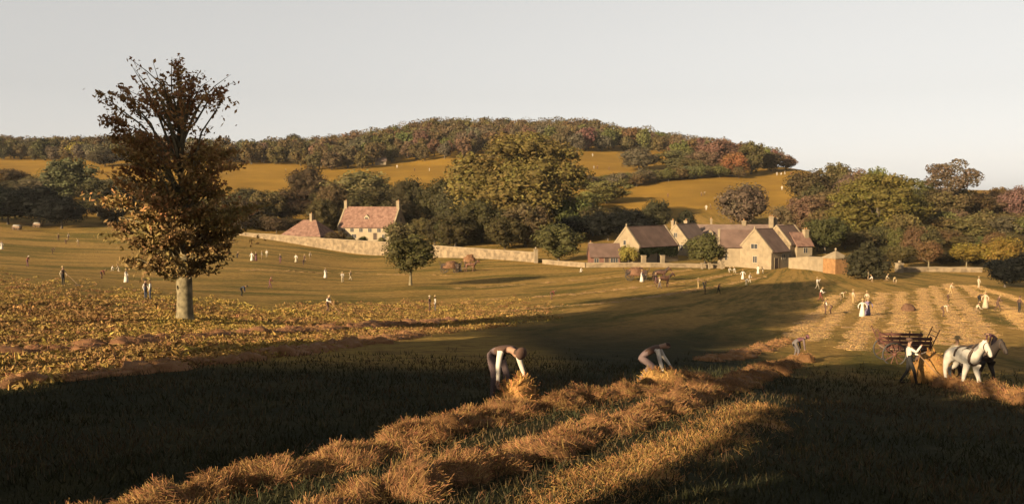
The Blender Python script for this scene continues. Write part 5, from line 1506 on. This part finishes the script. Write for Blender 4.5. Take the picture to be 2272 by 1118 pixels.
P(2122, 842, 'stand', 240, 'man in cream shirt and brown trousers at the white horse\'s shoulder', 'cream', 'brown')
# hill fields
for k, (px, py, po, t, lab) in enumerate(((1482, 440, 'rake', 'red', 'red brown figure on the open hill field'), (1556, 436, 'stand', 'tan', 'tan figure in a pair high on the hill field'), (1562, 434, 'bend', 'cream', 'cream figure in a pair high on the hill field'),
  (1567, 467, 'stand', 'white', 'white figure on the lower hill field above the manor'), (1577, 465, 'rake', 'tan', 'tan figure on the lower hill field above the manor'), (1724, 391, 'stand', 'white', 'first white figure in the row under the hilltop trees'),
  (1733, 389, 'kneel', 'white', 'kneeling white figure in the row under the hilltop trees'), (1741, 388, 'walk', 'white', 'walking white figure in the row under the hilltop trees'), (1755, 391, 'stand', 'red', 'red figure ending the row under the hilltop trees'), (1735, 423, 'stand', 'white', 'white figure alone below the hilltop row'),
  (1318, 376, 'stand', 'white', 'white figure on the small upper field'), (1325, 376, 'rake', 'red', 'red figure on the small upper field'), (1351, 378, 'walk', 'plum', 'plum figure on the small upper field'), (1315, 348, 'stand', 'white', 'white figure under the wood above the small upper field'),
  (881, 374, 'stand', 'white', 'white figure by the hut under the wood'), (953, 381, 'stand', 'white', 'white figure in the field left of the huge tree'), (920, 381, 'rake', 'brown', 'brown figure in the field left of the huge tree'), (634, 382, 'walk', 'cream', 'cream figure in the golden field beyond the bronze tree'))):
    P(px, py, po, (k * 67) % 360, lab, t, t if t == 'white' else 'brown', h=1.05, group='haymakers on the hill')
# ---------------------------------------------------------------- horses, wagons and carts
HC = {k: simple_mat('horse_' + k, c, 0.7, 0.2, 4.0) for k, c in {'white': (0.30, 0.27, 0.23), 'bay': (0.055, 0.026, 0.016), 'dark': (0.022, 0.016, 0.013), 'chestnut': (0.085, 0.038, 0.02), 'grey': (0.13, 0.115, 0.105), 'hoof': (0.03, 0.025, 0.02)}.items()}
def horse(p, face, label, coat='bay', mane='dark', sock='white', group='working horses', h=1.0):
    root = empty('horse', tuple(p), math.radians(90 - face)); tag(root, label, 'horse', group); root.scale = (h, h, h)
    b = obj('body', HORSE, None, root)
    for i, m in enumerate((HC[coat], HC[mane], HC[sock], HC['hoof'])): slot(b, i, m)
    cm = MB()
    ring = [(0.80 + 0.10 * math.sin(t), 0.26 * math.cos(t), 1.42 + 0.34 * math.sin(t)) for t in [2 * math.pi * k / 14 for k in range(15)]]
    cm.tube(ring, 0.055, 6, cap=False); cm.build('collar', M['darkwood'], root, True)
    sm = MB(); sm.tube([(0.05, 0.385 * math.cos(t), 1.32 + 0.40 * math.sin(t)) for t in [math.pi * k / 10 for k in range(11)]], 0.035, 6); sm.build('back_strap', M['darkwood'], root, True)
    bm_ = MB(); bm_.tube([(1.44, 0.135 * math.cos(t), 1.90 + 0.16 * math.sin(t)) for t in [2 * math.pi * k / 12 for k in range(13)]], 0.016, 5, cap=False)
    bm_.tube([(1.62, 0.10 * math.cos(t), 1.69 + 0.12 * math.sin(t)) for t in [2 * math.pi * k / 12 for k in range(13)]], 0.016, 5, cap=False); bm_.build('bridle', M['darkwood'], root, True)
    return root

def _wheel_mesh(rad):
    rm, sp = MB(), MB()
    rm.tube([(rad * math.cos(t), 0, rad * math.sin(t)) for t in [2 * math.pi * k / 22 for k in range(23)]], 0.045, 6, cap=False)
    for k in range(10):
        a = 2 * math.pi * k / 10
        sp.tube([(0.06 * math.cos(a), 0, 0.06 * math.sin(a)), (rad * math.cos(a), 0, rad * math.sin(a))], 0.022, 5)
    hb = MB(); hb.tube([(0, -0.13, 0), (0, 0.13, 0)], 0.09, 10)
    return rm.mesh('rim', True), sp.mesh('spokes'), hb.mesh('hub', True)
WH = {0.62: _wheel_mesh(0.62), 0.45: _wheel_mesh(0.45)}
def wheel(root, x, y, rad, mat):
    rm, sp, hb = WH[rad]
    e = bpy.data.objects.new('wheel', rm); link(e, root); e.location = (x, y, rad + 0.03)
    for me, nm in ((sp, 'spokes'), (hb, 'hub')):
        o = bpy.data.objects.new(nm, me); link(o, e)
        if not me.materials: me.materials.append(None)
        slot(o, 0, M[mat])
    if not rm.materials: rm.materials.append(None)
    slot(e, 0, M['iron'])
    return e

def wagon(p, face, label, mat='redwood', L=3.2, sides=True, shafts=True, group='hay wagons'):
    """four-wheeled hay wagon, front towards +X"""
    root = empty('hay_wagon', tuple(p), math.radians(90 - face)); tag(root, label, 'wagon', group)
    for k in range(5):
        b = MB(); b.box(-L / 2, -0.72 + 0.29 * k, 0.86, L / 2, -0.72 + 0.29 * k + 0.275, 0.93); b.build('floor_board', M['wood'], root)
    fr = MB(); fr.box(-L / 2, -0.5, 0.72, L / 2, -0.38, 0.86).box(-L / 2, 0.38, 0.72, L / 2, 0.5, 0.86).box(-L * 0.33 - 0.06, -0.85, 0.58, -L * 0.33 + 0.06, 0.85, 0.72).box(L * 0.33 - 0.06, -0.85, 0.42, L * 0.33 + 0.06, 0.85, 0.72)
    fr.build('chassis', M['darkwood'], root)
    if sides:
        for s in (-1, 1):
            y = s * 0.76
            for z in (0.97, 1.19, 1.41):
                b = MB(); b.box(-L / 2, y - 0.02, z, L / 2, y + 0.02, z + 0.17); b.build('side_board', M[mat], root)
            for x in (-L / 2 + 0.1, -0.5, 0.5, L / 2 - 0.1):
                q = MB(); q.box(x - 0.03, y + s * 0.042 - 0.02, 0.80, x + 0.03, y + s * 0.042 + 0.02, 1.66); q.build('side_stake', M[mat], root)
        for x in (-L / 2, L / 2):       # end ladders
            q = MB(); sg = 1 if x > 0 else -1
            for y in (-0.6, 0.6): q.tube([(x, y, 0.95), (x + sg * 0.45, y, 2.0)], 0.03, 5)
            for k in range(4): q.tube([(x + sg * 0.1 * (k + 0.6), -0.6, 1.1 + 0.24 * k), (x + sg * 0.1 * (k + 0.6), 0.6, 1.1 + 0.24 * k)], 0.022, 5)
            q.build('end_ladder', M[mat], root)
    for s in (-1, 1):
        wheel(root, -L * 0.33, s * 0.92, 0.62, mat); wheel(root, L * 0.33, s * 0.92, 0.45, mat)
    if shafts:
        for s in (-1, 1):
            q = MB(); q.tube([(L * 0.33, s * 0.42, 0.62), (L / 2 + 0.6, s * 0.42, 0.82), (L / 2 + 2.4, s * 0.40, 1.05)], [0.045, 0.04, 0.03], 6); q.build('shaft', M['wood'], root)
    return root

def off(p, face, fwd, side=0.0):
    a = math.radians(face)
    x, y = p[0] + math.sin(a) * fwd + math.cos(a) * side, p[1] + math.cos(a) * fwd - math.sin(a) * side
    return np.array(on(x, y))
# red wagon, white and dark horse in the near right field
w0 = at(2006, 806)
F0 = 97
wagon(w0, F0, 'empty dark brown hay wagon beside the white horse', 'redwood', group='hay wagons', shafts=False, L=2.4).scale = (0.84, 0.84, 0.84)
horse(at(2132, 862), 172, 'white draught horse in harness beside the brown wagon', 'white', 'grey', 'white', h=0.84)
horse(at(2166, 850), 168, 'dark bay horse with white feet behind the white horse', 'dark', 'dark', 'white', h=0.82)
# wagon under the garden wall
w1 = at(1000, 605)
wagon(w1, 96, 'dark hay wagon under the long garden wall', 'darkwood')
horse(off(w1, 96, 3.5), 96, 'chestnut horse drawing the wagon under the garden wall', 'chestnut', 'dark', 'chestnut')
hay_heap('hay load on the wagon under the garden wall', w1 + np.array([0, 0, 0.95]), 1.5, 1.0, 70, name='hay_load', color=(0.17, 0.09, 0.045), straw=2500)
# wagon in front of the manor
w2 = at(1412, 622)
wagon(w2, 94, 'dark hay wagon in front of the manor with hay load', 'darkwood')
hay_heap('hay load on the wagon in front of the manor', w2 + np.array([0, 0, 0.95]), 1.4, 1.0, 71, name='hay_load', color=(0.17, 0.09, 0.05), straw=2500)
horse(off(w2, 94, 3.6, -0.4), 94, 'dark horse drawing the wagon in front of the manor', 'dark', 'dark', 'dark')
horse(off(w2, 94, 3.6, 0.8), 94, 'bay horse drawing the wagon in front of the manor', 'bay', 'dark', 'bay')
horse(at(1472, 638), 80, 'bay horse led by the man in pale grey before the manor', 'bay', 'dark', 'bay')
# small canvas-covered carts under the black copse
for px, py, lab in ((38, 512, 'cart with white canvas load under the black copse'), (84, 506, 'cart with greyish canvas load under the black copse')):
    c = at(px, py)
    root = wagon(c, 95, lab, 'wood', 2.8, True, False, 'carts under the copse')
    root.scale = (0.7, 0.7, 0.7)
    q = MB(); q.tube([(-1.3, 0, 1.35), (-1.2, 0, 1.35), (1.2, 0, 1.35), (1.3, 0, 1.35)], [0.3, 0.74, 0.74, 0.3], 14); q.build('canvas_tilt', M['canvas'], root, True)

# ivy over the long side of the barn
def ivy():
    r = rng(55)
    n = 2600
    x = r.uniform(-5.5, 5.5, n)
    top = 2.95; bot = 0.3 + 1.9 * fbm(x * 0.5, x * 0 + 3, 0, 3, 2)
    z = bot + (top - bot) * r.random(n) ** 0.7
    pos = np.stack([x, np.full(n, -3.2 - 0.14) + r.normal(0, 0.06, n), z], 1)
    V, Q = cards(pos, np.tile([0, -1.0, 0.35], (n, 1)), 0.17, r)
    o = obj('ivy', mesh_np('ivy', V, Q, {'tint': np.repeat(r.random(n), 4), 'val': np.repeat(r.random(n), 4)}), M['leaf'])
    o.matrix_world = barn.matrix_basis.copy(); o.color = (0.035, 0.042, 0.016, 1)
    tag(o, 'dark ivy hanging over the long side of the barn', 'ivy')
ivy()
# ---------------------------------------------------------------- thin evening haze in the valley
hb = MB(); hb.box(-5600, -170, -4, 5600, 2300, 110)
hm = bpy.data.materials.new('haze'); hm.use_nodes = True
nt = hm.node_tree; nt.nodes.remove(nt.nodes['Principled BSDF'])
pv = nt.nodes.new('ShaderNodeVolumePrincipled'); pv.inputs['Color'].default_value = (0.9, 0.88, 0.86, 1); pv.inputs['Density'].default_value = 0.00005
nt.links.new(pv.outputs['Volume'], nt.nodes['Material Output'].inputs['Volume'])
tag(hb.build('haze', hm), 'thin pale evening haze over the valley', 'haze', kind='stuff')
